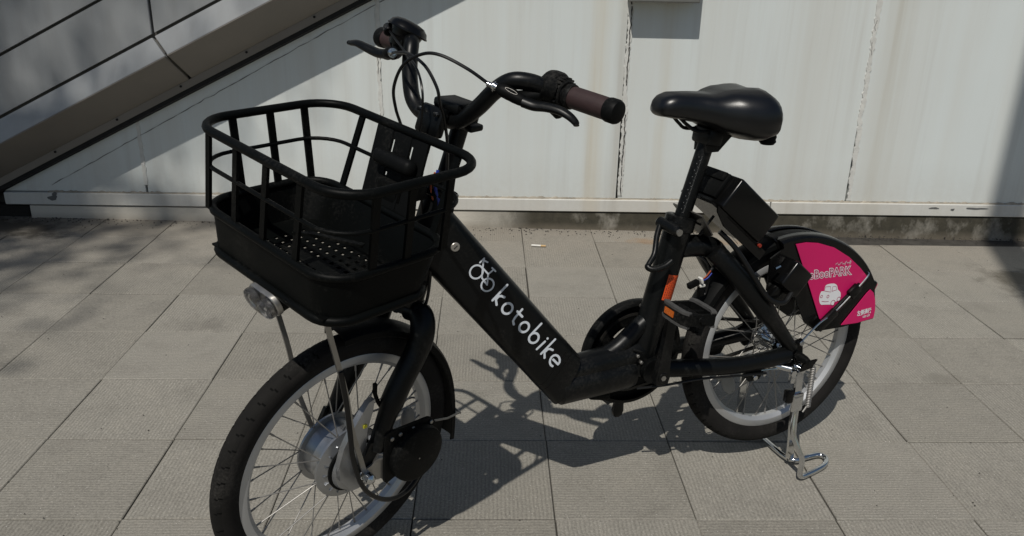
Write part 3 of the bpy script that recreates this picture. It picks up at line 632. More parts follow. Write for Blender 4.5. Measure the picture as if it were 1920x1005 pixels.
SUB(mb, 'saddle_rail', 'paint', saddle)
mb = MB(); mb.box((0.2405, 0, 0.782), (0.036, 0.06, 0.034), Matrix.Rotation(R(-8), 3, 'Y'), bev=0.007); mb.loft([[(0.256, y, 0.792), (0.185, y, 0.792), (0.226, y, 0.752), (0.256, y, 0.752)] for y in (-0.02, 0.02)])
SUB(mb, 'saddle_clamp', 'paint', saddle)
for s_ in (1, -1):
    mb = MB(); mb.lathe([(0.0001, -0.03), (0.013, -0.03), (0.017, -0.025), (0.0155, -0.02), (0.017, -0.015), (0.0155, -0.01), (0.017, -0.005), (0.016, 0.006), (0.0001, 0.006)], (0.130, s_ * 0.048, 0.796), (0, 0, 1), 18)
    SUB(mb, 'saddle_spring', 'plastic', saddle)

# wheels -------------------------------------------------------
RO, TR = 0.2084, 0.2508
def make_wheel(loc, mat, hub_mb, fl_r, fl_y, label, refl):
    mb = MB(); h = 0.0128
    mb.lathe([(RO, h), (RO - 0.001, h + 0.0008), (RO - 0.0145, h + 0.0006), (RO - 0.0195, h - 0.004), (RO - 0.0225, 0.006), (RO - 0.0225, -0.006), (RO - 0.0195, -h + 0.004), (RO - 0.0145, -h - 0.0006), (RO - 0.001, -h - 0.0008), (RO, -h), (RO - 0.006, -h + 0.002), (RO - 0.008, 0), (RO - 0.006, h - 0.002)], (0, 0, 0), (0, 1, 0), 96, closed=True)
    T = Matrix.Translation(loc); w = build(mb, 'wheel', 'rim', bike, (mat @ T) if mat is not None else T, 40); w['label'] = label
    # tyre with raised tread blocks
    prof = [(RO - 0.003, 0.0115), (RO + 0.004, 0.0145), (RO + 0.014, 0.0185), (RO + 0.024, 0.0200), (RO + 0.033, 0.0170), (TR - 0.0035, 0.0125), (TR - 0.0008, 0.0065), (TR, 0.0012), (TR, -0.0012), (TR - 0.0008, -0.0065), (TR - 0.0035, -0.0125), (RO + 0.033, -0.0170), (RO + 0.024, -0.0200), (RO + 0.014, -0.0185), (RO + 0.004, -0.0145), (RO - 0.003, -0.0115)]
    K = len(prof); NS = 480; v = []; f = []; deep = {}
    for i in range(NS):
        a = 2 * math.pi * i / NS
        for j, (r_, y) in enumerate(prof):
            d_ = 0
            if 3 <= j <= 12:
                if 4 <= j <= 6: d_ = -0.0009 if (i + j) % 9 == 0 else 0.0
                elif 9 <= j <= 11: d_ = -0.0009 if (i - j + 4) % 9 == 0 else 0.0
                else: d_ = -0.0004 if (i + j) % 4 == 0 else 0
                pass
            deep[i, j] = d_ < -0.0008; v.append(((r_ + d_) * math.cos(a), y, (r_ + d_) * math.sin(a)))
    for i in range(NS):
        p, q = i * K, ((i + 1) % NS) * K
        for j in range(K - 1): f.append((p + j, p + j + 1, q + j + 1, q + j))
    mb = MB(); mb.add(v, f); mb.m = [1 if 3 <= j <= 11 and sum((deep[i, j], deep[i, j + 1], deep[(i + 1) % NS, j], deep[(i + 1) % NS, j + 1])) >= 2 else (2 if 4 <= j <= 10 else 0) for i in range(NS) for j in range(K - 1)]
    SUB(mb, 'tyre', ['rubber', 'groove', 'tread'], w, 50)
    SUB(hub_mb, 'hub', ['alloy', 'chrome', 'plastic', 'steel'], w, 35)
    # spokes: four meshes, shared
    kinds = []
    for side in (1, -1):
        for lead in (1, -1):
            off = R(10 if fl_r > 0.05 else 62) * lead
            mb = MB(); a = Vector((fl_r * math.cos(-off), fl_y * side, fl_r * math.sin(-off))); b2 = Vector((RO - 0.021, 0.002 * side, 0))
            mb.tube([a, b2], 0.00115, 6, cap=True); mb.tube([b2 + (a - b2).normalized() * 0.014, b2], 0.0019, 6)
            kinds.append(mb.mesh('spoke', 'spoke'))
    for i in range(36):
        side = i % 2; lead = (i // 2) % 2
        link('spoke', kinds[side * 2 + lead], w, Matrix.Rotation(2 * math.pi * i / 36, 4, 'Y'))
    mb = MB(); mb.cyl((RO - 0.05, 0.0, 0), (RO - 0.02, 0, 0), 0.0032, 8)
    link('valve', mb.mesh('valve', 'steel'), w, Matrix.Rotation(R(137), 4, 'Y'))
    mb = MB(); rp = [(0.0001, 0.0035), (0.012, 0.0035), (0.016, 0.001), (0.016, -0.002), (0.0001, -0.002)]
    mb.lathe(rp, (0, 0, 0), (0, 1, 0), 24); mb.v = [(x_ + RO - 0.058, y_ + 0.012, z_ * 1.9) for x_, y_, z_ in mb.v]; mb.box((RO - 0.045, 0.012, 0.030), (0.014, 0.004, 0.012), bev=0.002)
    link('wheel_reflector', mb.mesh('wheel_reflector', 'clear'), w, Matrix.Rotation(R(refl), 4, 'Y'))
    return w
hb = MB()                                                        # front hub motor
hb.lathe([(0.0001, -0.046), (0.030, -0.046), (0.056, -0.036), (0.061, -0.034), (0.0695, -0.0325), (0.0695, -0.028), (0.060, -0.027), (0.0585, -0.022), (0.0575, -0.005), (0.0585, 0.016), (0.060, 0.022), (0.0705, 0.0240), (0.0705, 0.0285), (0.061, 0.032), (0.054, 0.035), (0.038, 0.042), (0.0001, 0.042)], (0, 0, 0), (0, 1, 0), 64)
for i in range(18):
    a = 2 * math.pi * i / 18; c_ = Vector((math.cos(a) * 0.0525, 0.0345, math.sin(a) * 0.0525))
    hb.box(c_, (0.014, 0.004, 0.0022), Matrix.Rotation(-a, 3, 'Y'), mi=0)
for i in range(36):
    a = 2 * math.pi * (i + 0.5) / 36
    for y in (0.0287, -0.0331): hb.cyl((math.cos(a) * 0.0668, y - 0.0008, math.sin(a) * 0.0668), (math.cos(a) * 0.0668, y + 0.0006, math.sin(a) * 0.0668), 0.0012, 6, mi=3)
hb.lathe([(0.040, 0.036), (0.0515, 0.036), (0.0515, 0.0405), (0.040, 0.0415)], (0, 0, 0), (0, 1, 0), 40, mi=2); hb.cyl((0, -0.09, 0), (0, 0.092, 0), 0.0055, 12, mi=3); hb.cyl((0, 0.078, 0), (0, 0.086, 0), 0.0105, 6, mi=1); hb.lathe([(0.0105, 0.086), (0.0095, 0.094), (0.005, 0.0985), (0.0001, 0.1)], (0, 0, 0), (0, 1, 0), 16, mi=1)
hb.cyl((0, 0.0755, 0), (0, 0.078, 0), 0.0135, 18, mi=1); hb.cyl((0, -0.088, 0), (0, -0.078, 0), 0.0105, 6, mi=1)
wf = make_wheel(FC, SM, hb, 0.0668, 0.0280, 'front wheel turned to the left with a silver hub motor', 185)
hb = MB()
hb.lathe([(0.0001, -0.055), (0.014, -0.055), (0.014, -0.038), (0.033, -0.036), (0.034, -0.031), (0.022, -0.026), (0.018, -0.012), (0.018, 0.012), (0.022, 0.022), (0.034, 0.027), (0.034, 0.032), (0.026, 0.036), (0.030, 0.042), (0.030, 0.052), (0.012, 0.056), (0.0001, 0.056)], (0, 0, 0), (0, 1, 0), 40, mi=1)
hb.lathe([(0.012, -0.044), (0.032, -0.043), (0.032, -0.040), (0.012, -0.039)], (0, 0, 0), (0, 1, 0), 24, mi=3)
hb.cyl((0, -0.09, 0), (0, 0.086, 0), 0.005, 12, mi=3); hb.cyl((0, 0.073, 0), (0, 0.083, 0), 0.0105, 6, mi=2); hb.lathe([(0.011, 0.083), (0.0095, 0.1), (0.006, 0.112), (0.0001, 0.1135)], (0, 0, 0), (0, 1, 0), 16, mi=2)
wr = make_wheel(Vector((0, 0, RH)), None, hb, 0.032, 0.029, 'rear wheel under the pink panel', 30)

# mudguards ----------------------------------------------------
def mudguard(name, c, r0, hw, a0, a1, mat4, flare=None, lip=0.018):
    mb = MB(); prof = [(r0 - lip, hw), (r0 - lip * 0.45, hw * 0.97), (r0 - 0.003, hw * 0.72), (r0, hw * 0.38), (r0 + 0.0015, 0), (r0, -hw * 0.38), (r0 - 0.003, -hw * 0.72), (r0 - lip * 0.45, -hw * 0.97), (r0 - lip, -hw)]
    inn = [(r_ - 0.002, y * 0.95) for r_, y in reversed(prof)]; full = prof + inn; rings = []
    for i in range(61):
        a = R(a0 + (a1 - a0) * i / 60); ex = flare(i / 60) if flare else 0
        rings.append([Vector((c[0] + (r_ + ex) * math.cos(a), y, c[2] + (r_ + ex) * math.sin(a))) for r_, y in full])
    mb.loft(rings); return mb
mb = mudguard('mudguard', FC, 0.2665, 0.030, 88, 197, SM, lambda t: 0.016 * max(0, (t - 0.75) / 0.25) ** 2)
fg = PS(mb, 'mudguard', 'plastic'); fg['label'] = 'front mudguard'
mb = MB(); mb.tube([(0.745, 0.030, 0.235), (0.80, 0.055, 0.262), (0.862, 0.080, 0.300), (0.90, 0.083, 0.31)], 0.0022, 8); mb.tube([(0.745, -0.030, 0.235), (0.80, -0.055, 0.250), (1.0, -0.075, 0.256)], 0.0022, 8); mb.tube([(0.742, -0.032, 0.234), (0.738, 0.0, 0.233), (0.742, 0.032, 0.234)], 0.0022, 8)
build(mb, 'mudguard_stay', 'spoke', fg)
rc = (0, 0, RH)
mb = mudguard('mudguard', rc, 0.2665, 0.031, 172, 20, None); rg_ = P(mb, 'mudguard', 'plastic'); rg_['label'] = 'rear mudguard'
# fix-on strap over the rear mudguard
mb = MB(); rings = []
for a in (77, 79.5): rings.append([(0 + (r_ + 0.004) * math.cos(R(a)), y * 1.06, RH + (r_ + 0.004) * math.sin(R(a))) for r_, y in ((0.245, 0.031), (0.262, 0.029), (0.2685, 0.018), (0.2695, 0), (0.2685, -0.018), (0.262, -0.029), (0.245, -0.031))])
mb.loft(rings, cap=False)
SUB(mb, 'strap', 'gloss', rg_)

# pink dress guard over the rear wheel --------------------------
GY = 0.0505
def panel(poly, y, t, name, mats, parent=None, hgt=0.0):
    mb = MB(); mb.prism(poly, (0, y, 0), (1, 0, 0), (0, 0, 1), (0, -1, 0), t); return build(mb, name, mats, parent or bike, None, 20)
arc = [(0.264 * math.cos(R(a)), RH + 0.264 * math.sin(R(a))) for a in range(78, 151, 4)]
for s_ in (1, -1):
    base = panel([(0.085, 0.518), (0.052, 0.536)] + arc + [(-0.2385, 0.378), (-0.2430, 0.350), (-0.2420, 0.327), (-0.150, 0.321), (-0.073, 0.323), (-0.035, 0.350), (0.012, 0.432), (0.085, 0.445)], s_ * (GY - 0.002) + (0.0 if s_ > 0 else 0.004), 0.004, 'dress_guard', 'gloss')
    # curved upper lip joins the panel to the mudguard
    mb = MB(); rings = []
    for a in range(78, 151, 4): rings.append([((r_) * math.cos(R(a)), s_ * y, RH + r_ * math.sin(R(a))) for r_, y in ((0.261, 0.0485), (0.2665, 0.0455), (0.2695, 0.037), (0.2705, 0.022), (0.2680, 0.02), (0.2660, 0.035), (0.260, 0.043))])
    mb.loft(rings); SUB(mb, 'guard_lip', 'gloss', base, 60)
    if s_ > 0: guard = base
    else: base['label'] = 'far side dress guard'
pinkA = [(0.024, 0.544), (-0.005, 0.5445), (-0.039, 0.539), (-0.086, 0.523), (-0.134, 0.495), (-0.172, 0.465), (-0.201, 0.4375), (-0.1965, 0.430), (-0.114, 0.352), (-0.106, 0.349), (-0.08, 0.351), (-0.073, 0.356), (-0.029, 0.442)]
pinkB = [(-0.143, 0.3285), (-0.207, 0.398), (-0.216, 0.405), (-0.227, 0.396), (-0.2365, 0.376), (-0.2415, 0.350), (-0.2405, 0.3305), (-0.19, 0.326)]
panel(pinkA, GY + 0.0012, 0.0016, 'pink_sticker', 'pink', guard); panel(pinkB, GY + 0.0012, 0.0016, 'pink_sticker', 'pink', guard)
# lettering
tU = Vector((-0.1467 - 0.001, 0, 0.4519 - 0.458)).normalized(); tV = Vector((0.17, 0, 1.0)).normalized(); tV = Vector((tU.z * -1 * 0 + 0.20, 0, 0.98)).normalized()
def pt(x, z, e): return Vector((x, GY + 0.0013 + e, z))
word = "BooBooPARK"
me_ = text_mesh(word, 1.0); wdt = max(v.co.x for v in me_.vertices); bpy.data.meshes.remove(me_)
Lw = 0.150
szx = Lw / wdt; szy = 0.0295
tz = text_mesh(word, 1.0)
def text_on(body, o, U, V, sx_, sy_, mat, bold, e, parent, name='lettering'):
    me = text_mesh(body, 1.0, bold); me.materials.clear(); me.materials.append(M_[mat])
    for v in me.vertices: v.co = Vector(o) + Vector((0, e, 0)) + U * (v.co.x * sx_) + V * (v.co.y * sy_)
    return link(name, me, parent)
text_on(word, pt(0.003, 0.4585, 0), tU, tV, szx, szy, 'white', 0.055, 0.0002, guard)
text_on(word, pt(0.003, 0.4585, 0), tU, tV, szx, szy, 'pinkline', 0.0, 0.0005, guard)
kU = Vector((-1, 0, 0.035)).normalized()
me_ = text_mesh("ブーブーパーク", 1.0); kw = max(v.co.x for v in me_.vertices)
text_on("ブーブーパーク", pt(-0.098, 0.4762, 0), kU, tV, 0.045 / kw, 0.0105, 'white', 0.075, 0.0002, guard)
text_on("ブーブーパーク", pt(-0.098, 0.4762, 0), kU, tV, 0.045 / kw, 0.0105, 'pinkline', 0.0, 0.0005, guard)
me_ = text_mesh("左側通行", 1.0); kw2 = max(v.co.x for v in me_.vertices)
kU2 = Vector((-0.0415, 0, 0.0022)).normalized()
text_on("左側通行", pt(-0.187, 0.3445, 0), kU2, tV, 0.0425 / kw2, 0.0150, 'white', 0.03, 0.0004, guard)
me_ = text_mesh("KEEP LEFT", 1.0); kw3 = max(v.co.x for v in me_.vertices)
text_on("KEEP LEFT", pt(-0.2055, 0.3362, 0), kU2, tV, 0.022 / kw3, 0.0075, 'white', 0.02, 0.0004, guard)
car = [(-0.0631, 0.4084), (-0.066, 0.4223), (-0.0744, 0.4228), (-0.0764, 0.4349), (-0.0866, 0.4379), (-0.1019, 0.4363), (-0.1107, 0.4301), (-0.1147, 0.4206), (-0.1239, 0.4121), (-0.1265, 0.3991), (-0.1234, 0.3923), (-0.1106, 0.3906), (-0.1098, 0.3835), (-0.1032, 0.3836), (-0.1007, 0.3858), (-0.0795, 0.389), (-0.0718, 0.3901), (-0.0658, 0.3973)]
car = [(p.x, p.y) for p in crv([(a, b_, 0) for a, b_ in car], 3, True)]
win = [[(-0.0755, 0.4227), (-0.0769, 0.4322), (-0.0911, 0.4311), (-0.0947, 0.4172), (-0.0755, 0.4227)], [(-0.0977, 0.4186), (-0.0979, 0.4293), (-0.1075, 0.4297), (-0.1115, 0.4202), (-0.0977, 0.4186)], [(-0.072, 0.3985), (-0.0816, 0.3957), (-0.092, 0.395)]]
mb = MB(); mb.add([pt(a, b_, 0.0003) for a, b_ in car], [tuple(range(len(car)))])
for w_ in win: mb.ribbon(w_, pt(0, 0, 0.0006), (1, 0, 0), (0, 0, 1), 0.0006, mi=1)
for cx, cz, r_ in ((-0.1058, 0.3896, 0.0062), (-0.1215, 0.3962, 0.0050), (-0.069, 0.4103, 0.0030), (-0.088, 0.4075, 0.0032)): mb.ribbon(circ(cx, cz, r_, 16), pt(0, 0, 0.0007), (1, 0, 0), (0, 0, 1), 0.0006, True, mi=1)
SUB(mb, 'car_emblem', ['white', 'pinkline'], guard, 0)
# stay wire and its clips
mb = MB(); mb.tube(crv([(-0.002, 0.079, 0.322), (-0.06, 0.066, 0.352), (-0.115, 0.059, 0.374), (-0.19, 0.058, 0.440), (-0.200, 0.048, 0.450)], 5), 0.0022, 8); mb.cyl((0.0, 0.074, 0.322), (0.0, 0.086, 0.322), 0.0065, 10, bev=0.001)
P(mb, 'guard_stay', 'chrome')
gd = Vector((-0.085, 0, 0.068)).normalized(); gn = Vector((-gd.z, 0, gd.x))
mb = MB()
for a, ln, w_, off in (((-0.093, 0.0585, 0.347), 0.06, 0.020, -0.008), ((-0.165, 0.0575, 0.404), 0.030, 0.024, -0.010), ((-0.135, 0.053, 0.375), 0.13, 0.016, -0.010)):
    rotm = Matrix((gd, (0, 1, 0), gn)).transposed(); mb.box(Vector(a) + gn * -off * -1, (ln, 0.012, w_), rotm, bev=0.003)
P(mb, 'guard_clip', 'gloss')
mb = MB(); mb.box((-0.256, 0.0, 0.385), (0.016, 0.045, 0.050), Matrix.Rotation(R(-25), 3, 'Y'), bev=0.006); mb.box((-0.2645, 0.0, 0.381), (0.004, 0.038, 0.042), Matrix.Rotation(R(-25), 3, 'Y'), bev=0.002, mi=1)
P(mb, 'rear_reflector', ['gloss', 'pink'])

# battery / control box behind the seat post ---------------------
e1 = Vector((0.187 - 0.232, 0, 0.702 - 0.649)).normalized(); e2 = Vector((0.087 - 0.187, 0, 0.608 - 0.702)).normalized(); e2 = (e2 - e1 * e2.dot(e1)).normalized()
rotb = Matrix((e1, (0, 1, 0), e2)).transposed(); bc = Vector((0.160, 0.0, 0.632))
mb = MB(); mb.box(bc, (0.072, 0.122, 0.138), rotb, bev=0.006, seg=3)
bb = P(mb, 'control_box', 'gloss')
mb = MB(); mb.box(bc - e2 * 0.073 + e1 * 0.004 + Vector((0, -0.012, 0)), (0.058, 0.088, 0.012), rotb, bev=0.004); mb.box(bc - e2 * 0.080 + e1 * 0.022 + Vector((0, -0.012, 0)), (0.020, 0.080, 0.008), rotb, bev=0.003)
SUB(mb, 'box_lid', 'plastic', bb)
mb = MB(); o_ = bc - e1 * 0.037
mb.prism([(-0.085, -0.058), (-0.085, 0.05), (-0.04, 0.056), (0.085, 0.056), (0.085, -0.056), (-0.04, -0.062)], o_, e2, (0, 1, 0), e1, -0.005)
mb.prism([(-0.075, 0.0), (0.10, 0.0), (0.10, -0.022), (-0.03, -0.022), (-0.065, -0.01)], o_ + Vector((0, 0.056, 0)), e2, e1, (0, -1, 0), 0.005)
SUB(mb, 'mounting_plate', 'gloss', bb)
mb = MB(); mb.prism([(0.0, -0.05), (0.0, 0.052), (0.062, 0.040), (0.085, -0.01), (0.06, -0.045)], Vector((0.273, 0, 0.634)), Vector((-0.045, 0, -0.055)).normalized(), (0, 1, 0), Vector((0.055, 0, -0.045)).normalized(), 0.003)
mb.box((0.236, 0.018, 0.600), (0.05, 0.004, 0.004), rotb, mi=1); mb.box((0.252, 0.010, 0.605), (0.006, 0.02, 0.004), rotb, mi=1)
P(mb, 'bracket_plate', ['smoke', 'gasket'])
mb = MB(); mb.tube(crv([(0.215, 0.035, 0.590), (0.185, 0.055, 0.555), (0.150, 0.073, 0.50), (0.110, 0.084, 0.445), (0.070, 0.086, 0.430), (0.045, 0.080, 0.452), (0.036, 0.072, 0.475)], 6), 0.0056, 10)
P(mb, 'wiring_conduit', 'cable')
# ring lock on the seat stays
mb = MB(); rl = Matrix((e1, (0, 1, 0), e2)).transposed()
mb.box((0.038, 0.066, 0.476), (0.062, 0.040, 0.060), rl, bev=0.006, seg=3); mb.box((0.050, -0.060, 0.476), (0.05, 0.03, 0.05), rl, bev=0.006)
mb.box((0.066, 0.058, 0.438), (0.035, 0.022, 0.04), rl, bev=0.005)
mb.tube([Vector((0.055, 0.0, 0.47)) + Vector((0, 1, 0)) * (0.062 * math.cos(a)) + e1 * (0.062 * math.sin(a)) for a in np.linspace(0, math.pi, 14)], 0.009, 10)
P(mb, 'ring_lock', 'gloss')
mb = MB(); mb.cyl((0.078, 0.070, 0.508), (0.092, 0.072, 0.505), 0.004, 8); P(mb, 'lock_bolt', 'chrome')
mb = MB(); mb.cyl((0.128, 0.05, 0.556), (0.128, 0.061, 0.556), 0.004, 10); P(mb, 'amber_lamp', 'dark_print')
# loose wire and connectors under the stay
mb = MB(); mb.tube(crv([(0.245, 0.012, 0.535), (0.228, 0.02, 0.518), (0.220, 0.022, 0.49), (0.224, 0.022, 0.455), (0.230, 0.022, 0.448), (0.236, 0.022, 0.452), (0.240, 0.022, 0.47)], 5), 0.0022, 8); mb.tube(crv([(0.19, 0.022, 0.535), (0.21, 0.024, 0.512), (0.228, 0.026, 0.492)], 5), 0.0032, 8)
lw = P(mb, 'loose_wire', 'cable')
mb = MB(); mb.box((0.262, 0.026, 0.478), (0.026, 0.012, 0.012), Matrix.Rotation(R(18), 3, 'Y'), bev=0.002); mb.box((0.2435, 0.026, 0.484), (0.006, 0.014, 0.014), Matrix.Rotation(R(18), 3, 'Y'), bev=0.002, mi=1); mb.box((0.2385, 0.022, 0.458), (0.012, 0.012, 0.022), bev=0.002); mb.box((0.2385, 0.022, 0.471), (0.014, 0.014, 0.006), bev=0.002, mi=1)
SUB(mb, 'connector', ['plastic', 'cream'], lw)
mb = MB(); mb.tube(crv([(0.241, 0.026, 0.485), (0.232, 0.028, 0.492), (0.222, 0.028, 0.503)], 4), 0.0014, 6); mb.tube(crv([(0.241, 0.029, 0.484), (0.230, 0.03, 0.488), (0.220, 0.03, 0.498)], 4), 0.0012, 6, mi=1); mb.tube(crv([(0.2385, 0.022, 0.474), (0.236, 0.024, 0.485), (0.228, 0.026, 0.492)], 4), 0.0011, 6, mi=1)
SUB(mb, 'coloured_wire', ['rust', 'blue'], lw)

# chainring, guard, cranks, pedals ------------------------------
CR = Vector((0.352, 0, 0.305)); mb = MB(); y0 = -0.046
mb.lathe([(0.112, y0 + 0.006), (0.120, y0 + 0.004), (0.122, y0), (0.122, y0 - 0.014), (0.119, y0 - 0.018), (0.094, y0 - 0.018), (0.094, y0 - 0.014), (0.112, y0 - 0.012)], CR, (0, 1, 0), 64, closed=True)
mb.lathe([(0.0865, y0 - 0.0105), (0.1125, y0 - 0.0105), (0.1125, y0 - 0.0125), (0.0865, y0 - 0.0125)], CR, (0, 1, 0), 64, closed=True)
cg = P(mb, 'chain_guard', 'plastic', smooth=50)
mb = MB()
for i in range(3): a = R(95 + 120 * i); mb.cyl(CR + Vector((0.112 * math.cos(a), y0 + 0.004, 0.112 * math.sin(a))), CR + Vector((0.112 * math.cos(a), y0 + 0.009, 0.112 * math.sin(a))), 0.005, 8)
SUB(mb, 'guard_bolt', 'steel', cg)
mb = MB(); NT = 44; teeth = []
for i in range(NT * 2): a = math.pi * i / NT; r_ = 0.094 if i % 2 else 0.087; teeth.append((r_ * math.cos(a), r_ * math.sin(a)))
rings_o = teeth; inn = [(0.066 * math.cos(math.pi * i / NT), 0.066 * math.sin(math.pi * i / NT)) for i in range(NT * 2)]
NN = NT * 2
for yy_ in (y0 - 0.003, y0 - 0.007): mb.add([CR + Vector((x, yy_, z)) for x, z in rings_o + inn], [(i, (i + 1) % NN, NN + (i + 1) % NN, NN + i) for i in range(NN)])
mb.loft([[CR + Vector((x, yy_, z)) for x, z in rings_o] for yy_ in (y0 - 0.003, y0 - 0.007)], cap=False); mb.loft([[CR + Vector((x, yy_, z)) for x, z in inn] for yy_ in (y0 - 0.003, y0 - 0.007)], cap=False)
for i in range(5):
    a = R(28 + 72 * i); d_ = Vector((math.cos(a), 0, math.sin(a))); w_ = Vector((-math.sin(a), 0, math.cos(a)))
    mb.prism([(0.015, -0.014), (0.05, -0.011), (0.07, -0.018), (0.07, 0.018), (0.05, 0.011), (0.015, 0.014)], CR + Vector((0, y0 - 0.002, 0)), d_, w_, (0, -1, 0), 0.007)
mb.cyl(CR + Vector((0, -0.03, 0)), CR + Vector((0, -0.07, 0)), 0.022, 20, bev=0.003)
P(mb, 'chainring', 'plastic')
def crank(sy, ang, name_label):
    d_ = Vector((math.cos(ang), 0, math.sin(ang))); w_ = Vector((-math.sin(ang), 0, math.cos(ang))); o_ = CR + Vector((0, sy * 0.066, -0.004))
    mb = MB(); rings = []
    for t, h, th, yo in ((-0.019, 0.008, 0.010, 0), (-0.015, 0.016, 0.014, 0), (0, 0.019, 0.017, 0), (0.02, 0.0155, 0.015, 0.002), (0.08, 0.012, 0.013, 0.008), (0.14, 0.0115, 0.012, 0.014), (0.155, 0.0135, 0.012, 0.015), (0.166, 0.011, 0.011, 0.015), (0.171, 0.005, 0.008, 0.015)):
        rings.append([o_ + d_ * t + w_ * (h * a) + Vector((0, sy * (yo + th * b_ / 2), 0)) for a, b_ in ((-1, -0.8), (-0.9, 1), (0.9, 1), (1, -0.8), (0.6, -1), (-0.6, -1))])
    mb.loft(rings); c_ = P(mb, 'crank', 'paint', smooth=40)
    mb = MB(); mb.cyl(o_ + Vector((0, sy * 0.008, 0)), o_ + Vector((0, sy * 0.0105, 0)), 0.0115, 18, bev=0.001); mb.cyl(o_ + Vector((0, sy * 0.0095, 0)), o_ + Vector((0, sy * 0.0115, 0)), 0.006, 6, mi=1); SUB(mb, 'crank_bolt', ['gloss', 'steel'], c_)
    return o_ + d_ * 0.158 + Vector((0, sy * 0.022, 0))
def pedal(pa, sy, tilt, fold=False):
    rt_ = Matrix.Rotation(tilt, 3, 'Y')
    if fold: rt_ = Matrix.Rotation(R(-84), 3, 'X') @ rt_; pa = pa + Vector((0, 0.004, 0.022))      # platform folded up beside the crank
    T = lambda v: pa + rt_ @ Vector((v[0], sy * v[1], v[2]))
    mb = MB(); mb.cyl(T((0, -0.004, 0)), T((0, 0.088, 0)), 0.0085, 14, bev=0.002); mb.cyl(T((0, 0.086, 0)), T((0, 0.094, 0)), 0.0055, 6)
    for sx_ in (1, -1):
        pts = [(0.028 * sx_, 0.008, 0), (0.033 * sx_, 0.018, 0), (0.034 * sx_, 0.045, 0), (0.033 * sx_, 0.074, 0), (0.027 * sx_, 0.086, 0)]
        mb.strip([T(p) for p in pts], 0.026, 0.009, rt_ @ Vector((1, 0, 0)), mi=0)
        for z_ in (0.0135, -0.0135): mb.strip([T((p[0], p[1], z_)) for p in pts], 0.005, 0.011, rt_ @ Vector((1, 0, 0)), mi=1)
    for y in (0.010, 0.083): mb.strip([T((-0.029, y, 0)), T((0.029, y, 0))], 0.022, 0.008, rt_ @ Vector((0, 1, 0)), mi=0)
    mb.strip([T((-0.03, 0.05, 0.0)), T((0.03, 0.05, 0.0))], 0.012, 0.01, rt_ @ Vector((0, 1, 0)))
    p_ = P(mb, 'pedal', ['plastic', 'worn'])
    for sx_ in (() if fold else (1, -1)):
        mb = MB(); q = [T((0.0394 * sx_, 0.020, -0.006)), T((0.0398 * sx_, 0.050, -0.006)), T((0.0398 * sx_, 0.050, 0.006)), T((0.0394 * sx_, 0.020, 0.006))]; q2 = [v - rt_ @ Vector((0.002 * sx_, 0, 0)) for v in q]; mb.loft([q2, q]); SUB(mb, 'reflector', 'amber', p_)
pedal(crank(1, R(92), '') + Vector((0, 0, 0.010)), 1, R(-6)); pedal(crank(-1, R(273), ''), -1, 0, True)
# chain on the far side
mb = MB(); ch = []
for a in np.linspace(95, 265, 30): ch.append((CR.x + 0.09 * math.cos(R(a - 0)) * -1 * -1, y0 - 0.005, CR.z + 0.09 * math.sin(R(a))))
front = [(CR.x + 0.09 * math.cos(R(a)), y0 - 0.005, CR.z + 0.09 * math.sin(R(a))) for a in np.linspace(92, -92, 28)]
rear = [(0.032 * math.cos(R(a)), y0 - 0.005, RH + 0.032 * math.sin(R(a))) for a in np.linspace(268, 92, 14)]
mb.strip(front + rear, 0.006, 0.007, (0, 1, 0), closed=True); P(mb, 'chain', 'darksteel')
mb = MB(); mb.tube(crv([(0.385, 0.03, 0.262), (0.33, 0.05, 0.268), (0.25, 0.066, 0.275), (0.14, 0.078, 0.268), (0.085, 0.078, 0.262)], 5), 0.0028, 8); P(mb, 'brake_cable', 'cable')
mb = MB(); mb.box((0.462, 0.0, 0.249), (0.05, 0.03, 0.018), Matrix.Rotation(R(-14), 3, 'Y'), bev=0.006); P(mb, 'cable_guide', 'plastic')

# kickstand -----------------------------------------------------
mb = MB(); r_ = 0.0062
mb.strip([(0.004, 0.078, 0.292), (0.0, 0.083, 0.25), (-0.002, 0.088, 0.20)], 0.022, 0.0045, (0, 1, 0))
mb.strip(crv([(0.000, 0.090, 0.255), (0.002, 0.093, 0.215), (0.005, 0.096, 0.175), (0.004, 0.095, 0.13), (-0.010, 0.085, 0.07), (-0.024, 0.072, 0.014)], 4), 0.019, 0.006, (0, 1, 0))
mb.tube(crv([(-0.030, -0.120, 0.009), (-0.032, -0.03, 0.009), (-0.026, 0.05, 0.009), (-0.036, 0.078, 0.010), (-0.070, 0.078, 0.010), (-0.106, 0.080, 0.009), (-0.112, 0.098, 0.008), (-0.085, 0.118, 0.006), (-0.02, 0.131, 0.0055), (-0.004, 0.1325, 0.009), (-0.001, 0.133, 0.022), (0.000, 0.134, 0.055), (0.008, 0.126, 0.08), (0.016, 0.112, 0.115), (0.008, 0.102, 0.16), (0.004, 0.099, 0.19)], 5), r_, 12)
mb.strip(crv([(-0.030, -0.118, 0.009), (-0.01, -0.10, 0.09), (0.0, -0.083, 0.29)], 4), 0.019, 0.006, (0, 1, 0))
mb.box((0.006, 0.099, 0.185), (0.030, 0.012, 0.045), bev=0.004); mb.cyl((0, 0.080, 0.262), (0, 0.100, 0.262), 0.008, 12, bev=0.001)
ks = P(mb, 'kickstand', 'chrome')
mb = MB(); a_, b2 = Vector((-0.026, 0.101, 0.268)), Vector((-0.021, 0.106, 0.172)); hel = []
dd = (b2 - a_).normalized(); u_ = dd.cross(Vector((0, 1, 0))).normalized(); v_ = dd.cross(u_)
for i in range(24 * 10): t = i / (24 * 10); a = 2 * math.pi * 24 * t; hel.append(a_ + dd * ((b2 - a_).length * t) + u_ * (0.0056 * math.cos(a)) + v_ * (0.0056 * math.sin(a)))
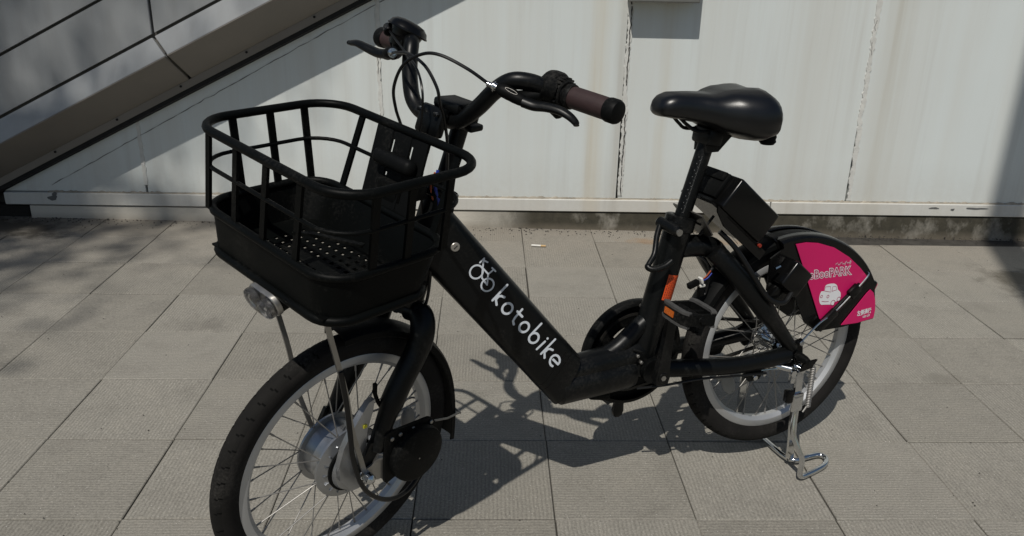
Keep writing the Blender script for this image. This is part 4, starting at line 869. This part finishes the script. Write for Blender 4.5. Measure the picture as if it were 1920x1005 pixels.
mb.tube(hel, 0.00125, 5); mb.tube([a_ - dd * 0.006, a_ + dd * 0.004], 0.003, 8); mb.tube([b2 - dd * 0.003, b2 + dd * 0.012 + Vector((0.012, 0, 0))], 0.002, 8); SUB(mb, 'stand_spring', 'spoke', ks)
mb = MB(); mb.box((0.024, 0.092, 0.20), (0.018, 0.018, 0.03), bev=0.003); SUB(mb, 'rubber_stop', 'gloss', ks); mb = MB(); mb.prism([(-0.034, 0.284), (0.004, 0.283), (0.01, 0.262), (-0.02, 0.266)], (0, 0.098, 0), (1, 0, 0), (0, 0, 1), (0, 1, 0), 0.005); SUB(mb, 'stand_catch', 'gloss', ks)
mb = MB(); mb.cyl((0.052, 0.06, 0.268), (0.022, 0.088, 0.264), 0.0075, 12, bev=0.001); mb.cyl((0.058, 0.056, 0.268), (0.050, 0.062, 0.268), 0.0095, 12, bev=0.001); mb.cyl((0.02, 0.085, 0.255), (0.02, 0.095, 0.255), 0.008, 6); mb.tube([(0.04, 0.07, 0.262), (0.095, 0.072, 0.268)], 0.0022, 8); mb.box((0.012, 0.086, 0.238), (0.02, 0.012, 0.02), bev=0.003)
P(mb, 'brake_adjuster', 'chrome')

# fork, head, handlebar (all turned with the steering) -----------
mb = MB(); ax = lambda t: PV + UL * t
for s_ in (1, -1):
    mb.tube(crv([ax(0.292) + Vector((0, s_ * 0.012, 0)), ax(0.296) + Vector((0, s_ * 0.040, 0)), ax(0.275) + Vector((0.0, s_ * 0.057, 0)), ax(0.235) + Vector((0.002, s_ * 0.061, 0)), (0.940, s_ * 0.062, 0.385), (0.986, s_ * 0.066, 0.288)], 6), [0.019] * 6 + [0.0225] * 12 + [0.0215] * 8 + [0.018, 0.017, 0.016, 0.0155, 0.015], 16)
    mb.prism([(0.973, 0.300), (1.000, 0.312), (1.028, 0.262), (1.022, 0.238), (1.008, 0.238), (0.995, 0.27)], (0, s_ * 0.068 - 0.004, 0), (1, 0, 0), (0, 0, 1), (0, 1, 0), 0.008)
mb.tube([ax(0.285), ax(0.315)], 0.024, 20)
fork = PS(mb, 'fork', 'paint')
mb = MB(); mb.lathe([(0.0305, 0.0), (0.033, 0.002), (0.033, 0.012), (0.0305, 0.014)], ax(0.504), UL, 24); SUB(mb, 'headset', 'gloss', fork); mb = MB(); mb.lathe([(0.0305, 0.0), (0.0335, 0.002), (0.0335, 0.012), (0.03, 0.014)], ax(0.300), UL, 24); SUB(mb, 'headset', 'gloss', fork)
mb = MB(); mb.tube([ax(0.49), ax(0.655)], 0.0155, 20); mb.box(ax(0.652) + Vector((0.008, 0, 0)), (0.052, 0.050, 0.046), Matrix.Rotation(R(-19), 3, 'Y'), bev=0.010, seg=3); mb.box((0.828, 0.0, 0.853), (0.018, 0.058, 0.05), Matrix.Rotation(R(-19), 3, 'Y'), bev=0.006); mb.box((0.792, 0.018, 0.880), (0.05, 0.062, 0.018), Matrix.Rotation(R(-4), 3, 'Y'), bev=0.006)
mb.box((0.775, 0.045, 0.845), (0.03, 0.022, 0.012), bev=0.004)
stem = PS(mb, 'stem', 'paint')
mb = MB()
for y in (-0.020, 0.020):
    for z in (-0.017, 0.017): mb.cyl((0.834, y, 0.853 + z), (0.8405, y, 0.853 + z), 0.0042, 8)
SUB(mb, 'stem_bolt', 'chrome', stem)
Lb = [(0.803, 0.0, 0.853), (0.803, 0.028, 0.855), (0.802, 0.052, 0.868), (0.801, 0.082, 0.894), (0.799, 0.112, 0.926), (0.791, 0.138, 0.9465), (0.773, 0.160, 0.948), (0.752, 0.178, 0.940), (0.735, 0.192, 0.934), (0.727, 0.205, 0.931), (0.728, 0.294, 0.930)]
Rb = [(0.803, 0.0, 0.853), (0.803, -0.030, 0.851), (0.801, -0.060, 0.8505), (0.797, -0.087, 0.865), (0.789, -0.106, 0.897), (0.779, -0.119, 0.928), (0.767, -0.131, 0.947), (0.751, -0.152, 0.948), (0.735, -0.176, 0.938), (0.727, -0.198, 0.931), (0.727, -0.262, 0.930)]
mb = MB(); mb.tube(crv(list(reversed(Rb[1:])) + Lb, 6), 0.0138, 18); bar = PS(mb, 'handlebar', 'paint', 60)
mb = MB(); mb.add([Vector((0.8042, y, z)) + Vector((0.010, 0, 0)) for y, z in ((-0.083, 0.866), (-0.079, 0.868), (-0.080, 0.880), (-0.084, 0.900), (-0.087, 0.902), (-0.088, 0.890))], [(0, 1, 2, 3, 4, 5)])
for s_ in (1, -1):
    mb = MB(); gr0 = Vector((0.7275, s_ * 0.208, 0.931)); gr1 = Vector((0.728, s_ * (0.294 if s_ > 0 else 0.262), 0.930)); L_ = (gr1 - gr0).length
    mb.lathe([(0.0145, 0.0), (0.0172, 0.001), (0.0175, 0.01), (0.0175, L_ - 0.02), (0.0172, L_ - 0.012), (0.0145, L_ - 0.011)], gr0, gr1 - gr0, 28)
    mb.lathe([(0.0145, L_ - 0.0125), (0.0182, L_ - 0.0125), (0.0190, L_ - 0.009), (0.0190, L_ + 0.003), (0.0172, L_ + 0.007), (0.0145, L_ + 0.0085), (0.0001, L_ + 0.0085)], gr0, gr1 - gr0, 28, mi=1)
    mb.lathe([(0.0145, -0.006), (0.0192, -0.006), (0.0198, -0.003), (0.0198, 0.002), (0.0185, 0.0045), (0.0145, 0.0045)], gr0, gr1 - gr0, 28, mi=1)
    SUB(mb, 'grip', ['grip', 'plastic'], bar)
    # brake lever: clamp, housing, blade
    mb = MB(); rc_ = Vector((0.752, s_ * 0.178, 0.940)); tang = Vector((-0.020, s_ * 0.016, -0.007)).normalized()
    mb.lathe([(0.0135, -0.011), (0.0185, -0.010), (0.0185, 0.010), (0.0135, 0.011)], rc_, tang, 20)
    mb.tube([(0.760, s_ * 0.172, 0.930), (0.778, s_ * 0.160, 0.926), (0.790, s_ * 0.155, 0.926)], [0.012, 0.0115, 0.011], 12, flat=0.9)
    mb.tube(crv([(0.812, s_ * 0.128, 0.9365), (0.807, s_ * 0.138, 0.934), (0.798, s_ * 0.156, 0.927), (0.790, s_ * 0.172, 0.921)], 4), [0.0075, 0.009, 0.0105, 0.0115, 0.0125, 0.0125, 0.0125, 0.012, 0.012, 0.0115, 0.011, 0.010, 0.009], 12, flat=0.85)
    lever = SUB(mb, 'lever_housing', 'plastic', bar)
    mb = MB()
    tip = [(0.792, s_ * 0.168, 0.922), (0.785, s_ * 0.185, 0.919), (0.779, s_ * 0.203, 0.9205), (0.773, s_ * 0.225, 0.920), (0.769, s_ * 0.242, 0.915), (0.766, s_ * 0.253, 0.9075), (0.767, s_ * 0.256, 0.903)] if s_ > 0 else [(0.792, -0.168, 0.924), (0.795, -0.190, 0.922), (0.800, -0.215, 0.926), (0.801, -0.240, 0.929), (0.801, -0.258, 0.9265), (0.802, -0.268, 0.9255)]
    cr_ = crv(tip, 4); nn_ = len(cr_)
    mb.tube(cr_, [0.0085 * (1 - i / nn_) ** 0.6 + 0.0035 for i in range(nn_ - 3)] + [0.0052, 0.0058, 0.0045], 12, flat=0.75); SUB(mb, 'brake_lever', 'paint', bar)
    mb = MB(); mb.cyl((0.811, s_ * 0.130, 0.936), (0.8155, s_ * 0.121, 0.9385), 0.0065, 12, bev=0.001); mb.cyl((0.8155, s_ * 0.121, 0.9385), (0.8190, s_ * 0.114, 0.9405), 0.0045, 12); mb.cyl((0.8135, s_ * 0.125, 0.937), (0.8145, s_ * 0.123, 0.9375), 0.0085, 14, bev=0.0005); SUB(mb, 'cable_adjuster', 'chrome', bar)
# twist shifter on the left
gd_ = Vector((0, 1, 0)); mb = MB()
mb.lathe([(0.014, -0.046), (0.027, -0.046), (0.0315, -0.041), (0.0325, -0.034), (0.0320, -0.024), (0.0295, -0.020), (0.0270, -0.019), (0.0235, -0.006), (0.021, -0.004), (0.0145, -0.004)], (0.7285, 0.204, 0.9315), gd_, 32)
mb.cyl((0.7285, 0.176, 0.908), (0.7285, 0.194, 0.900), 0.012, 14, bev=0.003)
for i in range(22):
    a = 2 * math.pi * i / 22; mb.box(Vector((0.7285 + 0.0245 * math.cos(a), 0.1920, 0.9315 + 0.0245 * math.sin(a))), (0.0055, 0.011, 0.0030), Matrix.Rotation(-a, 3, 'Y'), bev=0.0008, seg=1)
SUB(mb, 'gear_shifter', 'plastic', bar)
mb = MB()                                                         # small oval badge on the lever housing
ov = [(0.0105 * math.cos(a), 0.0026 * math.sin(a)) for a in np.linspace(0, 2 * math.pi, 25)[:-1]]
u1 = Vector((-0.017, 0.034, -0.013)).normalized(); w1 = Vector((0.45, 0.35, 0.55)); v1 = w1.cross(u1).normalized()
mb.ribbon(ov, Vector((0.803, 0.150, 0.9300)) + (u1.cross(v1)).normalized() * 0.0118, u1, v1, 0.00016, True)
SUB(mb, 'lever_badge', 'steel', bar, 0)
# bell on the far side
mb = MB(); bc_ = Vector((0.750, -0.172, 0.948)); bn = Vector((-0.42, 0.12, 0.88)).normalized()
mb.lathe([(0.0001, 0.016), (0.014, 0.0155), (0.026, 0.013), (0.034, 0.007), (0.0375, -0.001), (0.036, -0.004), (0.0001, -0.004)], bc_ + bn * 0.016, bn, 36); mb.lathe([(0.0375, -0.001), (0.0385, -0.002), (0.0385, -0.0045), (0.036, -0.0045)], bc_ + bn * 0.017, bn, 36)
mb.lathe([(0.0001, -0.030), (0.022, -0.030), (0.027, -0.012), (0.030, 0.0)], bc_ + bn * 0.012, bn, 24); mb.box(bc_ + Vector((0.004, 0.004, -0.010)), (0.036, 0.034, 0.034), bev=0.008); mb.cyl((0.772, -0.188, 0.957), (0.760, -0.206, 0.962), 0.0095, 14, bev=0.002)
SUB(mb, 'bell', ['gloss', 'steel'], bar)
# cables
for pts, r_ in (([(0.818, -0.115, 0.9405), (0.835, -0.085, 0.948), (0.85, -0.038, 0.957), (0.86, 0.014, 0.95), (0.86, 0.044, 0.923), (0.855, 0.048, 0.897), (0.842, 0.044, 0.873), (0.825, 0.038, 0.82), (0.815, 0.03, 0.74), (0.82, 0.03, 0.64)], 0.0027),
                ([(0.818, 0.115, 0.9405), (0.84, 0.089, 0.960), (0.86, 0.05, 0.974), (0.87, 0.018, 0.97), (0.88, -0.015, 0.947), (0.88, -0.037, 0.906), (0.87, -0.043, 0.868), (0.85, -0.049, 0.827), (0.835, -0.045, 0.76), (0.835, -0.03, 0.65)], 0.0027),
                ([(0.766, -0.198, 0.960), (0.81, -0.1, 0.947), (0.84, -0.029, 0.934), (0.86, 0.01, 0.91), (0.86, 0.012, 0.872), (0.86, 0.008, 0.839), (0.85, 0.0, 0.78), (0.84, 0.0, 0.68)], 0.0021),
                ([(0.838, 0.028, 0.62), (0.844, 0.03, 0.546), (0.860, 0.034, 0.502), (0.882, 0.040, 0.443), (0.915, 0.046, 0.385), (0.935, 0.050, 0.335), (0.938, 0.052, 0.29)], 0.0029)):
    mb = MB(); mb.tube(crv(pts, 7), r_, 8); PS(mb, 'cable', 'cable')
mb = MB(); mb.tube(crv([(0.812, 0.024, 0.765), (0.818, 0.026, 0.738), (0.812, 0.028, 0.705), (0.818, 0.026, 0.675)], 5), 0.0028, 6); mb.tube(crv([(0.815, 0.018, 0.76), (0.824, 0.02, 0.735), (0.818, 0.022, 0.70)], 5), 0.002, 6, mi=1); P(mb, 'coloured_wire', ['blue', 'rust'])
mb = MB(); mb.tube(crv([(0.815, 0.018, 0.712), (0.801, 0.02, 0.709), (0.789, 0.02, 0.702), (0.786, 0.02, 0.690), (0.794, 0.018, 0.678), (0.806, 0.016, 0.672)], 5), 0.0035, 8); P(mb, 'cable_loop', 'cable')

# brake arm and black drum plate at the front hub ----------------
mb = MB()
mb.prism([(1.058, 0.252), (1.060, 0.285), (1.050, 0.318), (1.030, 0.352), (0.998, 0.392), (0.985, 0.395), (0.988, 0.372), (1.000, 0.335), (1.004, 0.290), (0.985, 0.235), (1.005, 0.214), (1.035, 0.216)], (0, 0.050, 0), (1, 0, 0), (0, 0, 1), (0, 1, 0), 0.012)
mb.lathe([(0.0001, 0.0), (0.045, 0.0), (0.047, 0.003), (0.044, 0.011), (0.024, 0.016), (0.0001, 0.017)], FC + Vector((0, 0.040, 0)), (0, 1, 0), 36)
PS(mb, 'brake_arm', 'alloy', 40)
mb = MB(); mb.prism([(1.02, 0.264), (1.03, 0.248), (1.012, 0.236), (0.965, 0.222), (0.945, 0.235), (0.95, 0.262), (0.985, 0.272)], (0, 0.074, 0), (1, 0, 0), (0, 0, 1), (0, 1, 0), 0.004); PS(mb, 'torque_plate', 'steel')
mb = MB(); mb.prism([(0.978, 0.322), (0.972, 0.327), (0.876, 0.317), (0.866, 0.310), (0.852, 0.288), (0.852, 0.25), (0.972, 0.214), (0.977, 0.22)], (0, 0.078, 0), (1, 0, 0), (0, 0, 1), (0, 1, 0), 0.006)
dp = PS(mb, 'sensor_plate', 'plastic')
mb = MB(); mb.lathe([(0.0001, 0.019), (0.050, 0.019), (0.0555, 0.016), (0.057, 0.011), (0.057, 0.0)], (0.910, 0.084, 0.258), (0, 1, 0), 48); mb.cyl((0.912, 0.1028, 0.252), (0.912, 0.1036, 0.252), 0.0016, 8, mi=1); SUB(mb, 'sensor_drum', ['plastic', 'steel'], dp)
mb = MB()
for x, z in ((0.964, 0.312), (0.945, 0.313), (0.915, 0.312), (0.872, 0.306)):
    mb = MB(); mb.cyl((x, 0.084, z), (x, 0.088, z), 0.0042, 8, bev=0.0008); SUB(mb, 'plate_bolt', 'steel', dp)
mb = MB(); mb.tube(crv([(1.072, 0.084, 0.50), (1.061, 0.085, 0.43), (1.056, 0.088, 0.37), (1.052, 0.092, 0.314), (1.028, 0.092, 0.238), (0.978, 0.088, 0.182), (0.925, 0.082, 0.165), (0.886, 0.076, 0.185), (0.88, 0.074, 0.22)], 6), 0.0045, 10); PS(mb, 'motor_cable', 'cable')
mb = MB(); mb.tube(crv([(0.975, 0.046, 0.40), (0.968, 0.048, 0.375), (0.955, 0.05, 0.35)], 4), 0.004, 8); mb.box((0.973, 0.046, 0.403), (0.007, 0.007, 0.022), bev=0.0015); PS(mb, 'cable_end', 'plastic')
mb = MB(); mb.box((1.006, 0.0635, 0.347), (0.007, 0.002, 0.006)); PS(mb, 'yellow_mark', simple('yellow_mark', (0.6, 0.55, 0.03), 0.5))

# basket ---------------------------------------------------------
def loop3(x0, x1, y0_, y1_, r, z, k=7, slope=0.0): return [Vector((x, y, z + slope * (x - x0))) for x, y in rrect(x0, x1, y0_, y1_, r, k)]
ZT, ZR, ZB = 0.846, 0.716, 0.647
top = (0.886, 1.146, -0.200, 0.196, 0.062); rim_ = (0.926, 1.150, -0.186, 0.172, 0.055); bot = (0.958, 1.150, -0.172, 0.168, 0.048)
mb = MB(); A = loop3(*rim_, ZR); B = loop3(*bot, ZB); k_ = len(A)
def inset(L_, d): c_ = sum(L_, Vector()) / len(L_); return [p + (Vector((c_.x, c_.y, p.z)) - p).normalized() * d for p in L_]
mb.loft([inset(A, 0.0035), A, B, inset(B, 0.0035)], cap=False); mb.loft([inset(A, 0.0035), inset(B, 0.0035)], cap=False)
basket = PS(mb, 'basket', 'basket', 40)
for nm, q, z, r_ in (('top_rail', top, ZT, 0.0072), ('bin_rail', rim_, ZR, 0.0068), ('base_rail', bot, ZB, 0.0075)):
    mb = MB(); mb.tube(loop3(*q, z), r_, 12, closed=True, up=(0, 0, 1)); SUB(mb, nm, 'basket', basket, 60)
lr = tuple(a + (b_ - a) * 0.45 for a, b_ in zip(top, rim_)); mb = MB(); mb.tube(loop3(*lr, ZT - (ZT - ZR) * 0.45), 0.0035, 8, closed=True, up=(0, 0, 1)); SUB(mb, 'middle_rail', 'basket', basket, 60)
def vbar(a, b_, nrm):
    a, b_ = Vector(a), Vector(b_); mb = MB(); mb.strip([a, b_], 0.0125, 0.0048, nrm); SUB(mb, 'upright', 'basket', basket)
    mb2 = MB(); mb2.cyl(b_ + Vector(nrm) * 0.003 + Vector((0, 0, 0.004)), b_ + Vector(nrm) * 0.0062 + Vector((0, 0, 0.004)), 0.0028, 8)
for y in (-0.146, -0.066, 0.016, 0.102): vbar((1.146, y, ZT), (1.150, y - 0.012 if y < 0 else y - 0.015, ZR), (1, 0, 0))
for x in (1.092, 1.030, 0.960): vbar((x, 0.196, ZT), (x - 0.012, 0.172, ZR), (0, 1, 0))
for x in (1.078, 1.010, 0.944): vbar((x, -0.200, ZT), (x - 0.003, -0.186, ZR), (0, 1, 0))
for y in (-0.108, 0.132): vbar((0.886, y, ZT), (0.926, y - 0.008, ZR), (1, 0, 0))
# perforated floor
mb = MB(); fx = np.linspace(0.978, 1.134, 10); fy = np.linspace(-0.145, 0.138, 16); zf = ZB + 0.006
Bi = loop3(bot[0] + 0.002, bot[1] - 0.002, bot[2] + 0.002, bot[3] - 0.002, 0.046, zf); inner = [(fx[0], fy[0]), (fx[-1], fy[0]), (fx[-1], fy[-1]), (fx[0], fy[-1])]
hx = (fx[1] - fx[0]); hy = (fy[1] - fy[0]); bw = 0.0105
for x in fx: mb.box((x, (fy[0] + fy[-1]) / 2, zf), (bw, fy[-1] - fy[0], 0.003))
for y in fy: mb.box(((fx[0] + fx[-1]) / 2, y, zf + 0.0002), (fx[-1] - fx[0], bw, 0.003))
for i in range(len(fx) - 1):
    for j in range(len(fy) - 1):
        if (j < 1 or j > 13) or (i in (4,) and 4 < j < 11): mb.box(((fx[i] + fx[i + 1]) / 2, (fy[j] + fy[j + 1]) / 2, zf + 0.0004), (hx, hy, 0.0025))
for a, b_ in (((bot[0], bot[2]), (fx[0], bot[3])), ((fx[-1], bot[2]), (bot[1], bot[3]))): mb.box(((a[0] + b_[0]) / 2, (a[1] + b_[1]) / 2, zf), (b_[0] - a[0], b_[1] - a[1] - 0.03, 0.003))
for ya, yb in ((bot[2], fy[0]), (fy[-1], bot[3])): mb.box(((fx[0] + fx[-1]) / 2, (ya + yb) / 2, zf), (fx[-1] - fx[0] - 0.03, yb - ya, 0.003))
SUB(mb, 'floor_grid', 'basket', basket, 0)
# tag plate bowed across the left inside of the front upright, and the mounting plate at the back
mb = MB(); mb.strip(crv([(1.150, 0.085, 0.763), (1.135, 0.110, 0.766), (1.115, 0.140, 0.764), (1.095, 0.172, 0.762)], 5), 0.008, 0.004, (0, 0, 1)); 
SUB(mb, 'cross_wire', 'basket', basket)
px0 = Vector((0.9265, 0, 0.715)); pv = Vector((0.8885, 0, 0.846)) - px0; pl = pv.length; pv.normalize(); pn = Vector((pv.z, 0, -pv.x))
mb = MB()
for a, b_ in ((-0.062, -0.020), (-0.012, 0.026), (0.034, 0.066)): mb.prism([(a, 0), (b_, 0), (b_, pl), (a, pl)], px0 - pn * 0.004, (0, 1, 0), pv, pn, 0.005)
for z0, z1 in ((0, 0.02), (0.062, 0.085), (pl - 0.02, pl)): mb.prism([(-0.062, z0), (0.066, z0), (0.066, z1), (-0.062, z1)], px0 - pn * 0.0045, (0, 1, 0), pv, pn, 0.0045)
SUB(mb, 'mounting_plate', 'plastic', basket)
mb = MB(); o_ = px0 + pv * 0.085 + pn * 0.013; mb.box(o_ + Vector((0, 0.012, 0)), (0.026, 0.094, 0.026), Matrix.Rotation(R(-17), 3, 'Y'), bev=0.010, seg=3); SUB(mb, 'bag_hook', 'plastic', basket)
mb = MB(); mb.box((0.90, 0.0, 0.742), (0.045, 0.05, 0.05), bev=0.006); mb.box((0.868, 0.0, 0.735), (0.05, 0.03, 0.03), bev=0.004); SUB(mb, 'basket_bracket', 'plastic', basket)
mb = MB(); mb.box((1.058, 0.035, ZB - 0.014), (0.13, 0.15, 0.010), bev=0.003); mb.box((0.985, 0, ZB - 0.05), (0.03, 0.03, 0.09), bev=0.004); mb.box((0.925, 0.0, 0.55), (0.09, 0.03, 0.02), Matrix.Rotation(R(-20), 3, 'Y'), bev=0.004); SUB(mb, 'basket_support', 'plastic', basket)  # flat plate widened to darken the floor holes in place of shade
# stays from basket to axle
for s_ in (1, -1):
    mb = MB(); mb.strip(crv([(1.098, s_ * 0.082, 0.645), (1.095, s_ * 0.082, 0.596), (1.062, s_ * 0.083, 0.455), (1.050, s_ * 0.084, 0.375), (1.030, s_ * 0.082, 0.300), (1.017, s_ * 0.079, 0.255)], 5), 0.0088, 0.0036, (0, 1, 0)); PS(mb, 'basket_stay', 'steel')

# headlight --------------------------------------------------------
mb = MB(); hn = Vector((0.93, 0.0, -0.30)).normalized(); hc = Vector((1.152, 0.012, 0.6285)); hu = Vector((0, 1, 0)); hv = hn.cross(hu).normalized(); hv = hv if hv.z > 0 else -hv
def pill(sc_, off): return [hc + hn * off + hu * (y * sc_) + hv * (z * sc_) for y, z in rrect(-0.0375, 0.0375, -0.0178, 0.0178, 0.0170, 6)]
mb.loft([pill(0.7, -0.075), pill(0.93, -0.066), pill(1.0, -0.02), pill(1.0, 0.0), pill(0.97, 0.002)], cap=True)
hl = PS(mb, 'headlight', 'plastic', 40)
mb = MB()
for y in (-0.0195, 0.0195):
    c_ = hc + hu * y + hn * 0.012; mb.lathe([(0.0001, -0.008), (0.008, -0.0072), (0.014, -0.003), (0.0152, 0.004), (0.0160, 0.006)], c_, hn, 24); mb.lathe([(0.0001, 0.004), (0.003, 0.003), (0.0035, -0.006)], c_, hn, 10)
mb.loft([pill(0.99, 0.003), pill(0.99, 0.006)], cap=True)
SUB(mb, 'light_reflector', 'mirror', hl)
mb = MB(); mb.loft([pill(0.985, 0.0065), pill(0.99, 0.016), pill(0.95, 0.0195), pill(0.85, 0.0215), pill(0.6, 0.0228)], cap=True)
SUB(mb, 'light_lens', 'lens', hl, 60)
mb = MB(); mb.loft([pill(1.0, -0.002), pill(1.045, -0.001), pill(1.045, 0.006), pill(1.0, 0.0075)], cap=True)
SUB(mb, 'light_bezel', 'steel', hl)

# ------------------------------------------------------------------ litter
cig = bpy.data.objects.new('cigarette_end', None); COL.objects.link(cig); cig.location = (0.105, 3.165, 0.0045); cig.rotation_euler = (0, 0, R(-6))
tag(cig, 'white cigarette end lying on the slabs near the wall foot', 'litter')
mb = MB(); mb.cyl((-0.028, 0, 0), (0.010, 0, 0), 0.004, 10); build(mb, 'paper', 'paper', cig)
mb = MB(); mb.cyl((0.010, 0, 0), (0.030, 0, 0), 0.0041, 10); build(mb, 'filter', 'tan', cig)
mb = MB(); rr = random.Random(21)
for i in range(1100):
    nw = rr.random() < 0.72; y = 3.402 - abs(rr.gauss(0, 0.045)) if nw else rr.uniform(1.2, 3.4); x = rr.uniform(-2.3, 2.6); s_ = rr.uniform(0.0015, 0.0055) if nw else rr.uniform(0.001, 0.003); a = rr.uniform(0, 6.28)
    mb.add([(x + s_ * math.cos(a), y + s_ * math.sin(a), 0.0004), (x + s_ * math.cos(a + 2.1), y + s_ * math.sin(a + 2.1), 0.0004), (x + s_ * math.cos(a + 4.2), y + s_ * math.sin(a + 4.2), 0.0004), (x, y, 0.0004 + s_ * 0.7)], [(0, 1, 3), (1, 2, 3), (2, 0, 3)])
o = build(mb, 'dirt_crumbs', 'grime', smooth=0); o['kind'] = 'stuff'; o['label'] = 'dark crumbs of dirt scattered over the slabs'; o['category'] = 'dirt'

# ------------------------------------------------------------------ outside the frame: what casts the soft shadows seen in it
pole = bpy.data.objects.new('street_pole', None); COL.objects.link(pole)
PB = Vector((2.13, 3.43, 0)) - Vector((SUN.x, SUN.y, 0)) / SUN.y * 3.9
pole.location = PB; tag(pole, 'thick grey metal pole standing on the paving behind and right of the viewer', 'pole')
mb = MB(); mb.cyl((0, 0, 0), (0, 0, 9.5), 0.078, 24); build(mb, 'shaft', 'pole', pole)
mb = MB(); mb.cyl((0, 0, 0), (0, 0, 0.02), 0.13, 24, bev=0.004); build(mb, 'base_plate', 'pole', pole)

def tree(loc, h, seed):
    rr = random.Random(seed); t = bpy.data.objects.new('street_tree', None); COL.objects.link(t); t.location = loc
    tag(t, 'street tree behind the viewer whose branches shade the left side', 'tree')
    mb = MB(); mb.tube(crv([(0, 0, 0), (0.1, 0, h * 0.3), (-0.05, 0.1, h * 0.6), (0.1, 0.0, h * 0.92)], 5), [0.13 - 0.006 * i for i in range(16)], 12)
    ends = []
    for i in range(20):
        a = rr.uniform(0, 6.28); z0 = h * rr.uniform(0.62, 0.92); ln = rr.uniform(0.4, 1.0)
        p = [Vector((0, 0, z0)), Vector((math.cos(a) * ln * 0.5, math.sin(a) * ln * 0.5, z0 + ln * 0.35)), Vector((math.cos(a) * ln, math.sin(a) * ln, z0 + ln * 0.6))]
        mb.tube(crv(p, 4), [0.06, 0.055, 0.05, 0.045, 0.04, 0.034, 0.028, 0.022, 0.016], 8); ends += [p[1], p[2]]
    build(mb, 'trunk', 'bark', t)
    mb = MB()
    for e_ in ends:
        for q in range(62):
            c_ = e_ + Vector((rr.gauss(0, 0.24), rr.gauss(0, 0.24), rr.gauss(0, 0.2))); s_ = rr.uniform(0.03, 0.06)
            u_ = Vector((rr.gauss(0, 1), rr.gauss(0, 1), rr.gauss(0, 1))).normalized(); v_ = u_.cross(Vector((rr.gauss(0, 1), rr.gauss(0, 1), rr.gauss(0, 1)))).normalized()
            mb.add([c_ - u_ * s_, c_ + v_ * s_ * 0.5, c_ + u_ * s_, c_ - v_ * s_ * 0.5], [(0, 1, 2, 3)])
    build(mb, 'crown', 'leaf', t, smooth=0)
tree((-4.08, -2.65, 0), 12.5, 4)
